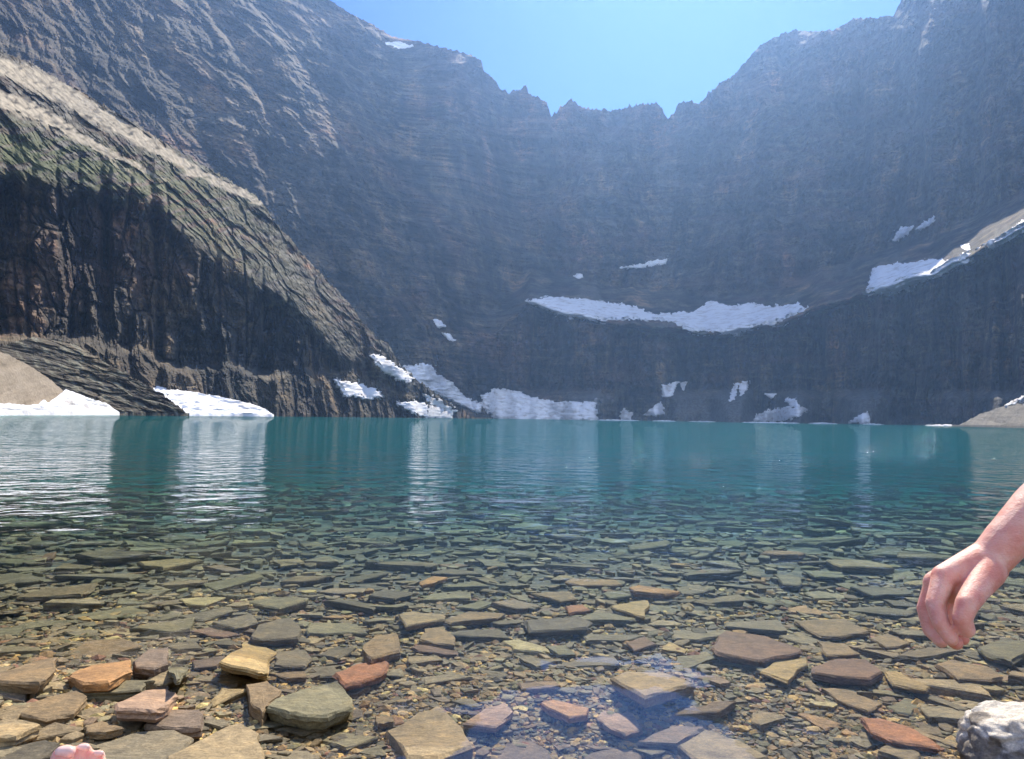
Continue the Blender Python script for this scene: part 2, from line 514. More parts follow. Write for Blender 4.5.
def R_spur(az, e):
    px, py = ang2pix(az, e)
    Rb = interp(SPB, px)
    kk = interp(SPK, px) + 18 * fbm(px / 60, 5.5, 0, 2, 33, .4)
    _, eK = pix2ang(px, kk)
    eK = np.clip(eK, .005, .45)
    ec = np.maximum(e, 0)
    c1, c2 = .32, 1.12
    # rock bench low by the water
    _, eB = pix2ang(px, interp([(-300, 330), (0, 340), (100, 345), (180, 368), (260, 375), (330, 372), (420, 400), (480, 424)], px) + 6 * fbm(px / 30, 8.5, 0, 3, 35))
    eB = np.clip(eB, .003, .2)
    lowR = Rb / (1 - .9 * np.minimum(ec, eB))
    zB = lowR * np.minimum(ec, eB)
    mid = (lowR - c1 * lowR * eB) / (1 - c1 * np.minimum(ec, eK))
    RK = (Rb / (1 - .9 * eB)) * (1 - c1 * eB) / (1 - c1 * eK)
    up = (RK - c2 * RK * eK) / (1 - c2 * np.minimum(ec, .62))
    R = np.where(e <= eB, Rb / (1 - .9 * ec), np.where(e <= eK, mid, up))
    X = FS(az)
    z = R * ec
    upm = sstep(-.015, .02, e - eK)
    lowm = sstep(.012, -.004, e - eB)
    cliff = relief(X, z, .12, .46, 101, 2.4, .25, 2.2, 1.0)
    a1, a2 = (X - 1.0 * z), (z + .55 * X)
    wv_ = 5 * fbm(X / 30, z / 18, 0, 3, 137)
    c_, v_, sx_, sy_ = worley((X + wv_) / 15, (a2 + wv_ * .7) / 4.5, 139)
    slope = 2.6 * (v_ - .5) + 3.5 * sy_ + 1.2 * sx_ + .2 * np.exp(-(c_ / .08) ** 2)
    c_, v_, sx_, sy_ = worley((X + wv_) / 5, (a2 + wv_) / 1.7, 141)
    slope = slope + 1.1 * (v_ - .5) + 1.5 * sy_ + .7 * fbm(X / 3.5, a2 / 1.6, 0, 4, 145, .65) + 2.5 * fbm(X / 22, z / 16, 0, 4, 143)
    sm_ = np.clip(band(px, py, SC1, [(-300, 9), (0, 10), (60, 12), (130, 8), (200, 5), (260, 3)], 221) + band(px, py, SC2, [(-300, 8), (0, 9), (60, 7), (110, 4), (170, 2)], 222) * sstep(175, 150, px), 0, 1)
    slope = slope * (1 - .9 * sm_)
    low = relief(X, z, .4, .26, 161, 3.0, .42, 1.2)
    rel = cliff * (1 - upm) * (1 - lowm) + slope * upm + low * lowm
    chim = np.exp(-(perlin(X / 24 + .12 * z / 24, z / 150, 0, 191) / .10) ** 2) * 9 + np.exp(-(perlin(X / 10, z / 60, 0, 193) / .10) ** 2) * 3.5
    rel = rel + chim * (1 - lowm * .7) * sstep(.075, -.005, e - eK)
    return R + rel


FS = face_len([(q, r_) for q, r_ in SPB if q < 480] + [(480, 390), (1320, 400)])


def polar_sheet(name, mat, Rf, px0, px1, step, top, rows, zb=-13.0, jag=0.0, colf=None, back=160.0, jseed=61):
    px = np.arange(max(px0, -110), min(px1, 1134), step)
    if px0 < -110: px = np.concatenate([np.arange(-900, -110, 6.0), px])
    if px1 > 1134: px = np.concatenate([px, np.arange(1134, 1950, 6.0)])
    tp = interp(top, px)
    if jag:
        tp = tp + jag * (1 + 1.2 * sstep(495, 515, px) * sstep(740, 700, px)) * (np.abs(fbm(px / 7.0, .5, 0, 4, jseed, .65)) * -2.2 + .7) * sstep(-60, 30, tp)
    azt, et = pix2ang(px, tp)
    t = np.linspace(0, 1, rows) ** 1.0
    eb = 0.0
    e = et[None, :] * t[:, None]
    az = np.repeat(azt[None, :], rows, 0)
    R = Rf(az, e)
    P = np.stack([np.sin(az) * R, np.cos(az) * R, CAMH + R * e], -1)
    ext = []
    for (dr, dz) in ((-6, zb), (-1, -1.0)):                      # foot under water
        q = P[0].copy(); r = R[0] + dr
        q[:, 0] = np.sin(azt) * r; q[:, 1] = np.cos(azt) * r; q[:, 2] = dz; ext.append(q)
    P = np.concatenate([np.stack(ext), P], 0)
    bk = []
    for i in range(1, 9):                                        # far side of the ridge
        f = i / 8.0
        r = R[-1] + back * f
        z = (CAMH + R[-1] * et) * (1 - f ** 1.2) + zb * f ** 1.2 + 3 * perlin(azt * 60, f * 5, 0, 77)
        bk.append(np.stack([np.sin(azt) * r, np.cos(azt) * r, z], -1))
    P = np.concatenate([P, np.stack(bk)], 0)
    col = None
    if colf is not None:
        c = colf(az, e)
        col = np.concatenate([np.repeat(c[:1], 2, 0), c, np.repeat(c[-1:], 8, 0)], 0).reshape(-1, 4)
    nr, nc = P.shape[:2]
    return link_mesh(name, P.reshape(-1, 3), grid_faces(nr, nc), mat, col=col)


def band(px, py, line, half, seed, wob=3):
    """1 inside a strip along a line given as image directions, broken by noise"""
    c = interp(line, px); h = interp(half, px)
    d = (py - c + wob * fbm(px / 25, py / 8, 0, 3, seed)) / h
    return 1 - sstep(.7, 1.25, np.abs(d))


def col_spur(az, e):
    px, py = ang2pix(az, e)
    kk = interp(SPK, px)
    base = np.zeros(px.shape + (4,))
    up = sstep(5, -25, py - kk)
    n = fbm(px / 30 + py / 14, py / 9, 0, 4, 201)
    n2 = fbm(px / 9, py / 5, 0, 4, 211)
    # mossy grass on the slope
    g = sstep(-.1, .2, n + .25) * up * interp([(0, 1), (180, .9), (260, .35), (330, .15), (480, 0)], px) * sstep(95, 140, py + .2 * 0 - px * .25) * .85
    gc = np.array([.10, .12, .04])
    tan = np.array([.44, .37, .26]); pale = np.array([.27, .25, .20])
    s1 = band(px, py, [(-300, -30), (0, 65), (60, 92), (130, 132), (190, 168), (260, 202)], [(-300, 9), (0, 10), (60, 12), (130, 8), (200, 5), (260, 3)], 221)
    s2 = band(px, py, [(-300, 0), (0, 98), (50, 118), (100, 148), (150, 172), (165, 180)], [(-300, 8), (0, 9), (60, 7), (110, 4), (170, 2)], 222) * sstep(175, 150, px)
    s3 = band(px, py, [(0, 104), (100, 150), (200, 232)], [(0, 4), (200, 2)], 223) * .5 * sstep(160, 120, px)
    up2 = up * sstep(-.15, .3, n2) * .55
    a = np.zeros(px.shape); c = np.zeros(px.shape + (3,))
    for m, cc in ((up2, pale), (g, gc), (s1 * sstep(-.9, -.1, n2), tan), (s2 * sstep(-.7, .1, n2), tan), (s3, tan)):
        m = np.clip(m, 0, 1)
        c = c * (1 - m[..., None]) + cc * m[..., None]
        a = a * (1 - m) + m
    base[..., :3] = c / np.maximum(a, .001)[..., None]
    base[..., 3] = a
    return base


def col_head(az, e):
    px, py = ang2pix(az, e)
    base = np.zeros(px.shape + (4,))
    # grey talus by the water, red seams high on the right, greener ledge rims
    fan = np.clip(.6 + 1.1 * perlin(px / 45, 1.3, 0, 91), 0, 1.3).clip(0, 1) * sstep(470, 620, px) * sstep(384, 398, py)
    n = fbm(px / 60, py / 16, 0, 4, 231)
    red = sstep(.1, .5, n) * sstep(420, 560, px) * .5
    led = interp(LEDGE, px)
    rim = sstep(12, 3, np.abs(py - led)) * sstep(560, 700, px) * .6 * sstep(-.2, .2, fbm(px / 10, py / 5, 0, 3, 232))
    rimr = sstep(8, 2, np.abs(py - led - 3)) * sstep(965, 990, px)
    # recess shade painted in dark streaks below the ledge; black stains above it
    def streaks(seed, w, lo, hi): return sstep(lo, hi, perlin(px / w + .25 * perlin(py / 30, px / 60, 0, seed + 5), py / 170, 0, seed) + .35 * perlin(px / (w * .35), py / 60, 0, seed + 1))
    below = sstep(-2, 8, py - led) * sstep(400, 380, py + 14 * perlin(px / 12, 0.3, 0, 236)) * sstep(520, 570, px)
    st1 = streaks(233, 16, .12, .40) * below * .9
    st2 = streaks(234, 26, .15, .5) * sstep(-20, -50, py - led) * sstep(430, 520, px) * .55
    pale_ = sstep(.2, .55, perlin(px / 38, py / 24, 0, 237) + .4 * perlin(px / 9, py / 9, 0, 238)) * sstep(480, 560, px) * .5
    a = np.zeros(px.shape); c = np.zeros(px.shape + (3,))
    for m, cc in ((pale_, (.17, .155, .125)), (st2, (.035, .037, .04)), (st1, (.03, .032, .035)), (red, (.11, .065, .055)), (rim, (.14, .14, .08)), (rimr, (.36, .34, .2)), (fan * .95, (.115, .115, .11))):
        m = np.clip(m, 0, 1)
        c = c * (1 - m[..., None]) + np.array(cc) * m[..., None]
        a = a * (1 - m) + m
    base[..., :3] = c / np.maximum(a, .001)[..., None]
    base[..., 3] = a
    return base


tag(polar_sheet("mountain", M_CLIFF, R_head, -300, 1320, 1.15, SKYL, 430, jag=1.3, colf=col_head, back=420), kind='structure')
tag(polar_sheet("mountain_ridge", M_SPUR, R_spur, -300, 492, .85, SPT, 430, jag=2.0, colf=col_spur, back=60, jseed=65), kind='structure')

# ------------------------------------------------------------------ tan scree cone on the left shore, gravel bank on the right


def R_mound(az, e):
    px, py = ang2pix(az, e)
    Rb = interp([(-300, 70), (0, 105), (60, 122), (90, 135)], px)
    ec = np.maximum(e, 0)
    return Rb / (1 - 1.35 * np.minimum(ec, .45)) + 1.1 * fbm(az * Rb / 5, ec * Rb / 9, 0, 5, 301, .6) + .9 * ridged(az * Rb / 4 + .3 * ec * Rb, ec * Rb / 40, 2, 303)


def R_bank(az, e):
    px, py = ang2pix(az, e)
    Rb = interp([(940, 290), (1024, 225), (1320, 130)], px)
    ec = np.maximum(e, 0)
    return Rb / (1 - 2.2 * np.minimum(ec, .3)) + .9 * fbm(az * Rb / 6, ec * Rb / 3, 0, 4, 311)


MOT = [(-300, 290), (-60, 330), (0, 351), (27, 364), (51, 380), (65, 392), (80, 403), (92, 412), (100, 417)]
BKT = [(950, 428), (959, 425), (980, 414), (1013, 403), (1040, 398), (1100, 390), (1320, 370)]
tag(polar_sheet("scree_slope", M_SCREE, R_mound, -300, 97, 1.0, MOT, 140, jag=.8, back=40), kind='structure')
tag(polar_sheet("gravel_bank", M_BANK, R_bank, 952, 1320, 1.0, BKT, 60, jag=0.8, back=60), kind='structure')



def R_rib(az, e):
    px, py = ang2pix(az, e)
    Rb = interp([(-300, 85), (0, 122), (100, 140), (190, 156)], px)
    ec = np.maximum(e, 0)
    R = Rb / (1 - 1.25 * np.minimum(ec, .4))
    X = az * Rb; z = R * ec
    return R + relief(X, z, .9, .13, 171, 3.0, .45, 1.4, .5) + 1.2 * fbm((X + z) / 18, (z + .5 * X) / 4, 0, 4, 173)


RIBT = [(-300, 300), (-60, 335), (0, 346), (30, 337), (60, 339), (85, 349), (105, 362), (125, 373), (148, 386), (168, 398), (184, 410), (190, 417)]


def col_rib(az, e):
    px, py = ang2pix(az, e)
    b_ = np.zeros(px.shape + (4,)); n_ = fbm(px / 14, (py - .55 * px) / 5, 0, 4, 181)
    b_[..., :3] = (.25, .235, .17); b_[..., 3] = sstep(-.1, .5, n_) * .8
    return b_


tag(polar_sheet("rock_outcrop", M_SPUR, R_rib, -300, 190, .8, RIBT, 150, jag=1.6, back=10, colf=col_rib, jseed=67), label="low slanting rock rib", kind='structure')

# ------------------------------------------------------------------ snow


def poly_sdf(poly, X, Y):
    """distance inside a polygon, negative outside"""
    P = np.array(poly, float); n = len(P)
    d = np.full(X.shape, 1e9); ins = np.zeros(X.shape, bool)
    for i in range(n):
        a, b = P[i], P[(i + 1) % n]
        ab = b - a; L = (ab ** 2).sum() + 1e-9
        t = np.clip(((X - a[0]) * ab[0] + (Y - a[1]) * ab[1]) / L, 0, 1)
        d = np.minimum(d, np.hypot(X - a[0] - t * ab[0], Y - a[1] - t * ab[1]))
        c = ((a[1] > Y) != (b[1] > Y)) & (X < (b[0] - a[0]) * (Y - a[1]) / (b[1] - a[1] + 1e-12) + a[0])
        ins ^= c
    return np.where(ins, d, -d)


def blur(a, k):
    for _ in range(k):
        p = np.pad(a, 1, mode='edge')
        a = (p[:-2, 1:-1] + p[2:, 1:-1] + p[1:-1, :-2] + p[1:-1, 2:] + 2 * p[1:-1, 1:-1]) / 6
    return a


def snow(poly, label, Rf, thick=2.0, step=.5, kb=16, group="snow patches left round the cirque", wob=1.3, seed=0):
    P = np.array(poly, float)
    x0, y0 = P.min(0) - 4; x1, y1 = P.max(0) + 4
    size = min(P.max(0) - P.min(0))
    wob = min(wob, size * .12)
    X, Y = np.meshgrid(np.arange(x0, x1, step), np.arange(y0, y1, step))
    s = poly_sdf(poly, X, Y) + wob * 1.5 * fbm(X / 5, Y / 3.2, 0, 4, 400 + seed, .6)
    az, e = pix2ang(X, Y)
    R = Rf(az, np.maximum(e, -CAMH / 100))
    Rb = blur(np.minimum(R, blur(R, kb)), kb)
    th = thick * np.clip(s / 2.0 + .4, 0, 1) ** .6
    Rs = np.where(s > -.8, (Rb - .5 if kb > 30 else np.minimum(Rb, R + .4)) - th, R + 2.5)
    Rs = Rs + .35 * thick * fbm(X / 8, Y / 3, 0, 3, 420 + seed) * (s > .5)
    pts = np.stack([np.sin(az) * Rs, np.cos(az) * Rs, CAMH + Rs * e], -1)
    keep = (s > -1.9)
    F = grid_faces(*X.shape)
    kf = keep.ravel()[F].all(1)
    F = F[kf]
    used = np.unique(F)
    mp = -np.ones(X.size, int); mp[used] = np.arange(len(used))
    o = link_mesh("snow_patch", pts.reshape(-1, 3)[used], mp[F], M_SNOW, smooth=True)
    # real thickness: a closed back just inside the rock
    md = o.modifiers.new("thickness", 'SOLIDIFY'); md.thickness = max(1.0, thick); md.offset = 1
    tag(o, label, "snow patch", group)
    return o


H, S = R_head, R_spur
SNOW = [
    (H, [(526, 301), (550, 297), (591, 300), (636, 307), (652, 315), (694, 312), (712, 301), (730, 307), (748, 303), (773, 307), (798, 304), (805, 309), (785, 318), (773, 325), (761, 324),
         (736, 334), (709, 331), (688, 331), (673, 321), (639, 319), (591, 320), (555, 313)], "long snowfield lying across the high ledge in the middle of the cliff", 3),
    (H, [(873, 268), (895, 264), (915, 263), (931, 259), (948, 261), (967, 256), (966, 261), (948, 271), (921, 282), (892, 294), (867, 292)], "broad wedge of snow on the sloping ledge below the right-hand wall", 3),
    (H, [(892, 241), (901, 228), (913, 226), (908, 233), (895, 241)], "small lower snow scrap of the pair above the wedge of snow on the right", 2),
    (H, [(916, 229), (926, 221), (934, 218), (933, 223), (920, 229)], "small slanting upper snow scrap of the pair above the wedge of snow", 2),
    (H, [(961, 246), (969, 244), (970, 249), (964, 250)], "tiny snow fleck just above the tip of the right-hand snow wedge", 1.5),
    (H, [(980, 254), (1000, 238), (1024, 220), (1034, 218), (1030, 226), (1010, 237), (994, 247)], "narrow snow strip running up the ridge crest at the right edge", 2.5),
    (H, [(752, 420), (765, 411), (790, 407), (808, 409), (800, 416), (775, 422)], "snow fan at the waterline under the right part of the cliff", 2),
    (H, [(785, 399), (795, 398), (800, 407), (790, 406)], "small snow knob just above the waterline snow fan", 2),
    (H, [(849, 423), (857, 417), (867, 412), (871, 422)], "little pointed snow heap at the water, rightmost along the far shore", 2),
    (H, [(662, 386), (679, 382), (671, 395), (662, 398)], "blocky snow patch at the foot of the cliff above the grey talus", 2),
    (H, [(681, 384), (687, 382), (683, 390)], "snow sliver touching the blocky patch above the grey talus", 1.5),
    (H, [(645, 414), (656, 405), (661, 402), (664, 412), (655, 416)], "hooked snow patch low on the talus below the blocky patch", 1.5),
    (H, [(620, 416), (624, 409), (632, 413), (631, 420), (622, 420)], "small snow patch at the water beside the end of the big snowbank", 1.5),
    (H, [(729, 401), (734, 384), (738, 384), (734, 400)], "thin upright snow streak, left one of a pair on the talus", 1.5),
    (H, [(739, 384), (747, 381), (748, 388), (741, 395)], "short snow streak, right one of a pair on the talus", 1.5),
    (H, [(621, 268), (642, 264), (667, 259), (666, 263), (642, 267)], "thin snow line on the wall above the long ledge snowfield", 1.5),
    (H, [(765, 394), (776, 394), (771, 398)], "tiny snow fleck right of the streaks on the talus", 1.5),
    (H, [(482, 396), (497, 389), (513, 391), (530, 397), (560, 403), (595, 402), (597, 421), (540, 422), (500, 421), (484, 408)], "big shaded snowbank sliding into the lake at the centre of the far shore", 3.5),
    (H, [(403, 367), (429, 364), (437, 374), (452, 383), (464, 397), (482, 404), (480, 412), (470, 409), (449, 399), (422, 387), (408, 380)], "bluish snow tongue running down behind the rocky point", 3),
    (S, [(369, 354), (382, 356), (398, 367), (413, 378), (410, 383), (385, 373)], "bright sunlit snow slanting across the upper rocks of the point", 1.5),
    (S, [(334, 380), (355, 383), (379, 391), (382, 397), (368, 399), (345, 395)], "bright sunlit snow lens in the rocks left of the point", 1.5),
    (S, [(397, 402), (422, 403), (452, 412), (452, 419), (425, 418), (408, 411)], "bright low snow strip at the water's edge on the point", 1.3),
    (S, [(423, 394), (440, 400), (456, 411), (440, 408), (430, 403)], "narrow snow ribbon just above the low strip on the point", 1.0),
    (H, [(433, 320), (441, 321), (446, 327), (438, 327)], "upper of two small snow flecks on the dark wall above the point", 1.5),
    (H, [(442, 333), (449, 334), (455, 340), (448, 339)], "lower of two small snow flecks on the dark wall above the point", 1.5),
    (H, [(574, 276), (577, 274), (582, 275), (583, 277), (578, 278)], "lone snow speck on the wall above the left end of the ledge", 1.3),
    (H, [(386, 43), (400, 42), (412, 46), (400, 49)], "small snow patch just under the skyline at upper left", 1.5),
    (R_bank, [(1005, 406), (1014, 401.5), (1024, 396.5), (1060, 389), (1060, 394), (1024, 401)], "thin snow streak topping the gravel bank at the right edge", 1.0),
]
for i, (rf, poly, lab, th) in enumerate(SNOW):
    snow(poly, lab, rf, th, seed=i, kb=60 if rf is S else (36 if th >= 3 else 16))


def R_apron(az, e):
    px, py = ang2pix(az, e)
    Rb = interp([(-300, 66), (0, 98), (60, 117), (120, 146)], px)
    ec = np.maximum(e, 0)
    return Rb / (1 - 1.6 * np.minimum(ec, .3)) + .2 * fbm(az * Rb / 8, ec * Rb / 5, 0, 3, 321) + .8 * fbm(az * Rb / 3, ec * Rb / 1.5, 0, 4, 325)


o = polar_sheet("snow_patch", M_SNOW, R_apron, -300, 121, 1.0, [(-300, 402), (0, 403), (30, 405), (48, 403), (60, 394), (66, 389), (80, 394), (92, 399), (108, 404), (121, 414)], 60, jag=.7, back=26)
for p_ in o.data.polygons: p_.use_smooth = True
tag(o, "snow apron round the foot of the tan scree cone at far left", "snow patch", "snow patches left round the cirque")


def R_drift(az, e):
    px, py = ang2pix(az, e)
    Rb = interp([(150, 178), (200, 184), (274, 200)], px)
    ec = np.maximum(e, 0)
    return Rb / (1 - 2.0 * np.minimum(ec, .2)) + .3 * fbm(az * Rb / 8, ec * Rb / 5, 0, 3, 322) + 1.2 * fbm(az * Rb / 3, ec * Rb / 1.5, 0, 4, 324)


o = polar_sheet("snow_patch", M_SNOW, R_drift, 150, 275, 1.0, [(150, 386), (155, 385), (170, 389), (188, 391), (223, 397), (253, 404), (266, 409), (275, 416)], 60, jag=.7, back=26)
for p_ in o.data.polygons: p_.use_smooth = True
tag(o, "smooth sunlit snowbank at the water under the dark left cliff", "snow patch", "snow patches left round the cirque")

# little drift ice line along the far shore
for i, (a, b_, yy) in enumerate([(597, 640, 421.3), (652, 676, 421.6), (688, 716, 422.0), (742, 800, 422.4), (808, 838, 423.2), (862, 884, 424.0), (925, 958, 425.6)]):
    nseg = 22
    tq = np.linspace(0, 1, nseg)
    Rr = interp(RBASE, a + (b_ - a) * tq) - 27 - 6 * perlin(tq * 5, i * 3.1, 0, 9)
    az, _ = pix2ang(a + (b_ - a) * tq, np.full(nseg, yy))
    w = np.sin(math.pi * tq) ** .5 * (2.2 + 1.5 * perlin(tq * 9, i * 2.2, 0, 5)) + .05
    hh = np.sin(math.pi * tq) ** .5 * (.55 + .5 * perlin(tq * 14, i * 1.7, 0, 6)) + .02
    rows = []
    for (dr, dz) in ((-1, -.3), (-.8, .6), (0, 1.0), (.8, .6), (1, -.3)):
        r = Rr + dr * w
        rows.append(np.stack([np.sin(az) * r, np.cos(az) * r, hh * dz], -1))
    o = link_mesh("ice_floe", np.stack(rows).reshape(-1, 3), grid_faces(5, nseg), M_SNOW, smooth=True)
    tag(o, "thin white ice floe at the far waterline, " + ["just right of the big snowbank's end", "under the hooked snow patch on the talus", "short one below the blocky talus patch", "in front of the waterline snow fan",
                                                         "short one right of the waterline snow fan", "by the little pointed snow heap", "ending at the gravel bank's tip"][i], "ice floe", "drift ice along the far shore")

# ------------------------------------------------------------------ lake bed and shore as one sheet


def bed_z(x, y):
    d = np.maximum(y, -30)
    z = interp([(-1000, 6), (-60, 3.2), (-8, .55), (0, .13), (.6, .06), (1.0, .012), (1.3, -.018), (1.7, -.045), (2.2, -.085), (3, -.14), (4, -.2), (6, -.33), (8, -.44), (14, -.82), (20, -1.25), (30, -2.0), (45, -3.0), (80, -5.0), (120, -8), (200, -12), (1000, -12)], d)
    sh = sstep(0.15, -.9, x + .15 * y) * sstep(2.4, 1.0, y) * .075           # dry spit to the left
    sh = sh - sstep(-.25, .1, x) * sstep(.75, .35, x) * sstep(1.75, 1.3, y) * sstep(.2, .9, y) * .065
    z = z + sh
    n = .022 * fbm(x / 1.1, y / 1.1, 0, 3, 501) + .006 * fbm(x / .16, y / .16, 0, 3, 505)
    far = 1 - sstep(20, 40, np.hypot(x, y))
    return z + n * far + (1 - far) * .3 * perlin(x / 9, y / 9, 0, 508)


NA, NRr = 420, 300
azs = np.linspace(-math.pi, math.pi, NA + 1)
rad = np.concatenate([[0.02], np.geomspace(.25, 1000, NRr - 1)])
# finer in the viewed sector
azs = np.sort(np.concatenate([np.linspace(-math.pi, -.75, 60)[:-1], np.linspace(-.75, .75, 560), np.linspace(.75, math.pi, 60)[1:]]))
A, Rr = np.meshgrid(azs, rad)
BX, BY = np.sin(A) * Rr, np.cos(A) * Rr
BZ = bed_z(BX, BY)
tag(link_mesh("lake_bed", np.stack([BX, BY, BZ], -1).reshape(-1, 3), grid_faces(*A.shape), M_BED, smooth=True), kind='structure')

# ------------------------------------------------------------------ water: one closed body
M_WATER = mat_water()
W = 980
xs = np.concatenate([[-W, -300, -80, -20, -6], np.arange(-2.4, 2.41, .03), [6, 20, 80, 300, W]])
ys = np.concatenate([[-6, -2, 0], np.arange(.4, 3.01, .025), [4, 7, 12, 30, 100, 400, W]])
WX, WY = np.meshgrid(xs, ys)
sw = -.011 * np.cos(np.clip((WY + .06 * fbm(WX / .3, WY / .3, 0, 3, 803) - 1.0) / .85, 0, 1) * math.pi) * sstep(.3, 1.0, WY) * sstep(3.0, 1.95, WY) + .006 * sstep(.3, 1.0, WY) * sstep(3.0, 1.95, WY)
sw = sw * sstep(-.5, -.15, WX) * sstep(.9, .5, WX) + .0008 * fbm(WX / .22, WY / .16, 0, 3, 801) * sstep(3, 2.4, WY) * (np.abs(WX) < 2.3)
top = np.stack([WX, WY, sw], -1).reshape(-1, 3); nt = len(top)
F = [tuple(q_) for q_ in grid_faces(*WX.shape)]
idx = np.arange(nt).reshape(WX.shape)
rim = list(idx[0, :]) + list(idx[1:, -1]) + list(idx[-1, -2::-1]) + list(idx[-2:0, -1 if False else 0])
low = top[rim].copy(); low[:, 2] = -12.9
n_ = len(rim)
F += [(rim[(i + 1) % n_], rim[i], nt + i, nt + (i + 1) % n_) for i in range(n_)]
F.append(tuple(nt + i for i in range(n_))[::-1])
tag(link_mesh("water", np.concatenate([top, low]), F, M_WATER, smooth=False), kind='structure')
for p_ in bpy.data.objects["water"].data.polygons: p_.use_smooth = abs(p_.normal.z) > .9
f = [(0, 3, 2, 1), (4, 5, 6, 7), (0, 1, 5, 4), (1, 2, 6, 5), (2, 3, 7, 6), (3, 0, 4, 7)]

# ------------------------------------------------------------------ haze: one closed box round everything
HX, ZT = 1300, 560
v = [(-HX, -1050, -15), (HX, -1050, -15), (HX, 1350, -15), (-HX, 1350, -15), (-HX, -1050, ZT), (HX, -1050, ZT), (HX, 1350, ZT), (-HX, 1350, ZT)]
tag(link_mesh("haze", v, f, mat_haze()), kind='stuff')

# ------------------------------------------------------------------ stones
COLS = {"grey": (.17, .15, .115), "dark grey": (.09, .082, .07), "grey-green": (.145, .145, .095), "brown": (.22, .155, .09), "tan": (.33, .26, .165), "ochre": (.38, .28, .13),
        "orange": (.45, .24, .10), "rust-red": (.34, .14, .075), "maroon": (.17, .095, .078), "purple-grey": (.165, .122, .108), "pale yellow": (.46, .40, .22), "pinkish": (.36, .24, .19)}

COLS = {k_: (a_ * 1.08, b_ * 1.0, c_ * .80) for k_, (a_, b_, c_) in COLS.items()}



def MUTE(c_, f_=.5): return np.array(c_) * (1 - f_) + np.array((.26, .21, .115)) * f_


def unproject(px, py, z0, tx=0, ty=0, c=None):
    d = ray(px, py)
    t = (z0 - CAMH) / d[..., 2]
    for _ in range(6):
        P = d * t[..., None]
        if c is None: c = P[..., :2].mean(0)
        zz = z0 + tx * (P[..., 0] - c[0]) + ty * (P[..., 1] - c[1])
        t = (zz - CAMH) / d[..., 2]
    return d * t[..., None] + np.array([0, 0, CAMH])


def slab_geo(top, thick, r, rough=1.0):
    """top: n x 3 outline of the upper face; returns verts, faces of a broken slate slab"""
    n = len(top); c = top.mean(0)
    pts = []
    for i in range(n):
        a, b_ = top[i], top[(i + 1) % n]
        L = np.linalg.norm(b_ - a)
        k = 3
        for j in range(k):
            q = a + (b_ - a) * (j / k)
            if j: q = q + np.append(r.normal(0, .022 * L * rough, 2), 0)
            pts.append(q)
    T = np.array(pts); m = len(T)
    size = np.sqrt(((T - c) ** 2).sum(1)).mean()
    ch = min(.06 * size, .25 * thick + .0008)

    def ring(scale, dz, jit):
        q = c + (T - c) * (1 + scale)
        q = q + r.normal(0, jit, q.shape) * np.array([1, 1, .5])
        q[:, 2] += dz
        return q
    tj = min(.04 * thick, .0008); tk = min(thick, .012)
    rings = [ring(-.62, tj * r.normal(), tk * .04), ring(-.28, tj * r.normal(), tk * .05), ring(-ch / size, 0, tk * .05), ring(0, -ch * .7, tk * .09),
             ring(r.uniform(-.03, .03), -thick * .38, tk * .10), ring(r.uniform(-.06, .01), -thick * .45, tk * .10), ring(r.uniform(-.07, .02), -thick * .75, tk * .1), ring(-.10, -thick, tk * .08)]
    V = np.concatenate([[c + [0, 0, tj * r.normal()]]] + rings + [[c - [0, 0, thick]]])
    F = []
    for j in range(m): F.append((0, 1 + j, 1 + (j + 1) % m))
    for k in range(len(rings) - 1):
        o1, o2 = 1 + k * m, 1 + (k + 1) * m
        for j in range(m):
            j2 = (j + 1) % m
            F.append((o1 + j, o2 + j, o2 + j2, o1 + j2))
    o1 = 1 + (len(rings) - 1) * m; e_ = len(V) - 1
    for j in range(m): F.append((e_, o1 + (j + 1) % m, o1 + j))
    return V, F


GS = "slate slabs on the shore and the shallow lake bed"


def add_slab(top, thick, col, label, r, rough=1.0):
    V, F = slab_geo(top, thick, r, rough)
    o0 = V[:, :3].mean(0); o0[2] = V[:, 2].min()
    cv = np.tile(np.array(col), (len(V), 1)) * (1 + r.normal(0, .05, (len(V), 1)))
    o = link_mesh("slate_stone", V - o0, F, M_STONE, col=cv)
    o.location = o0
    tag(o, label, "stone", GS)
    return o


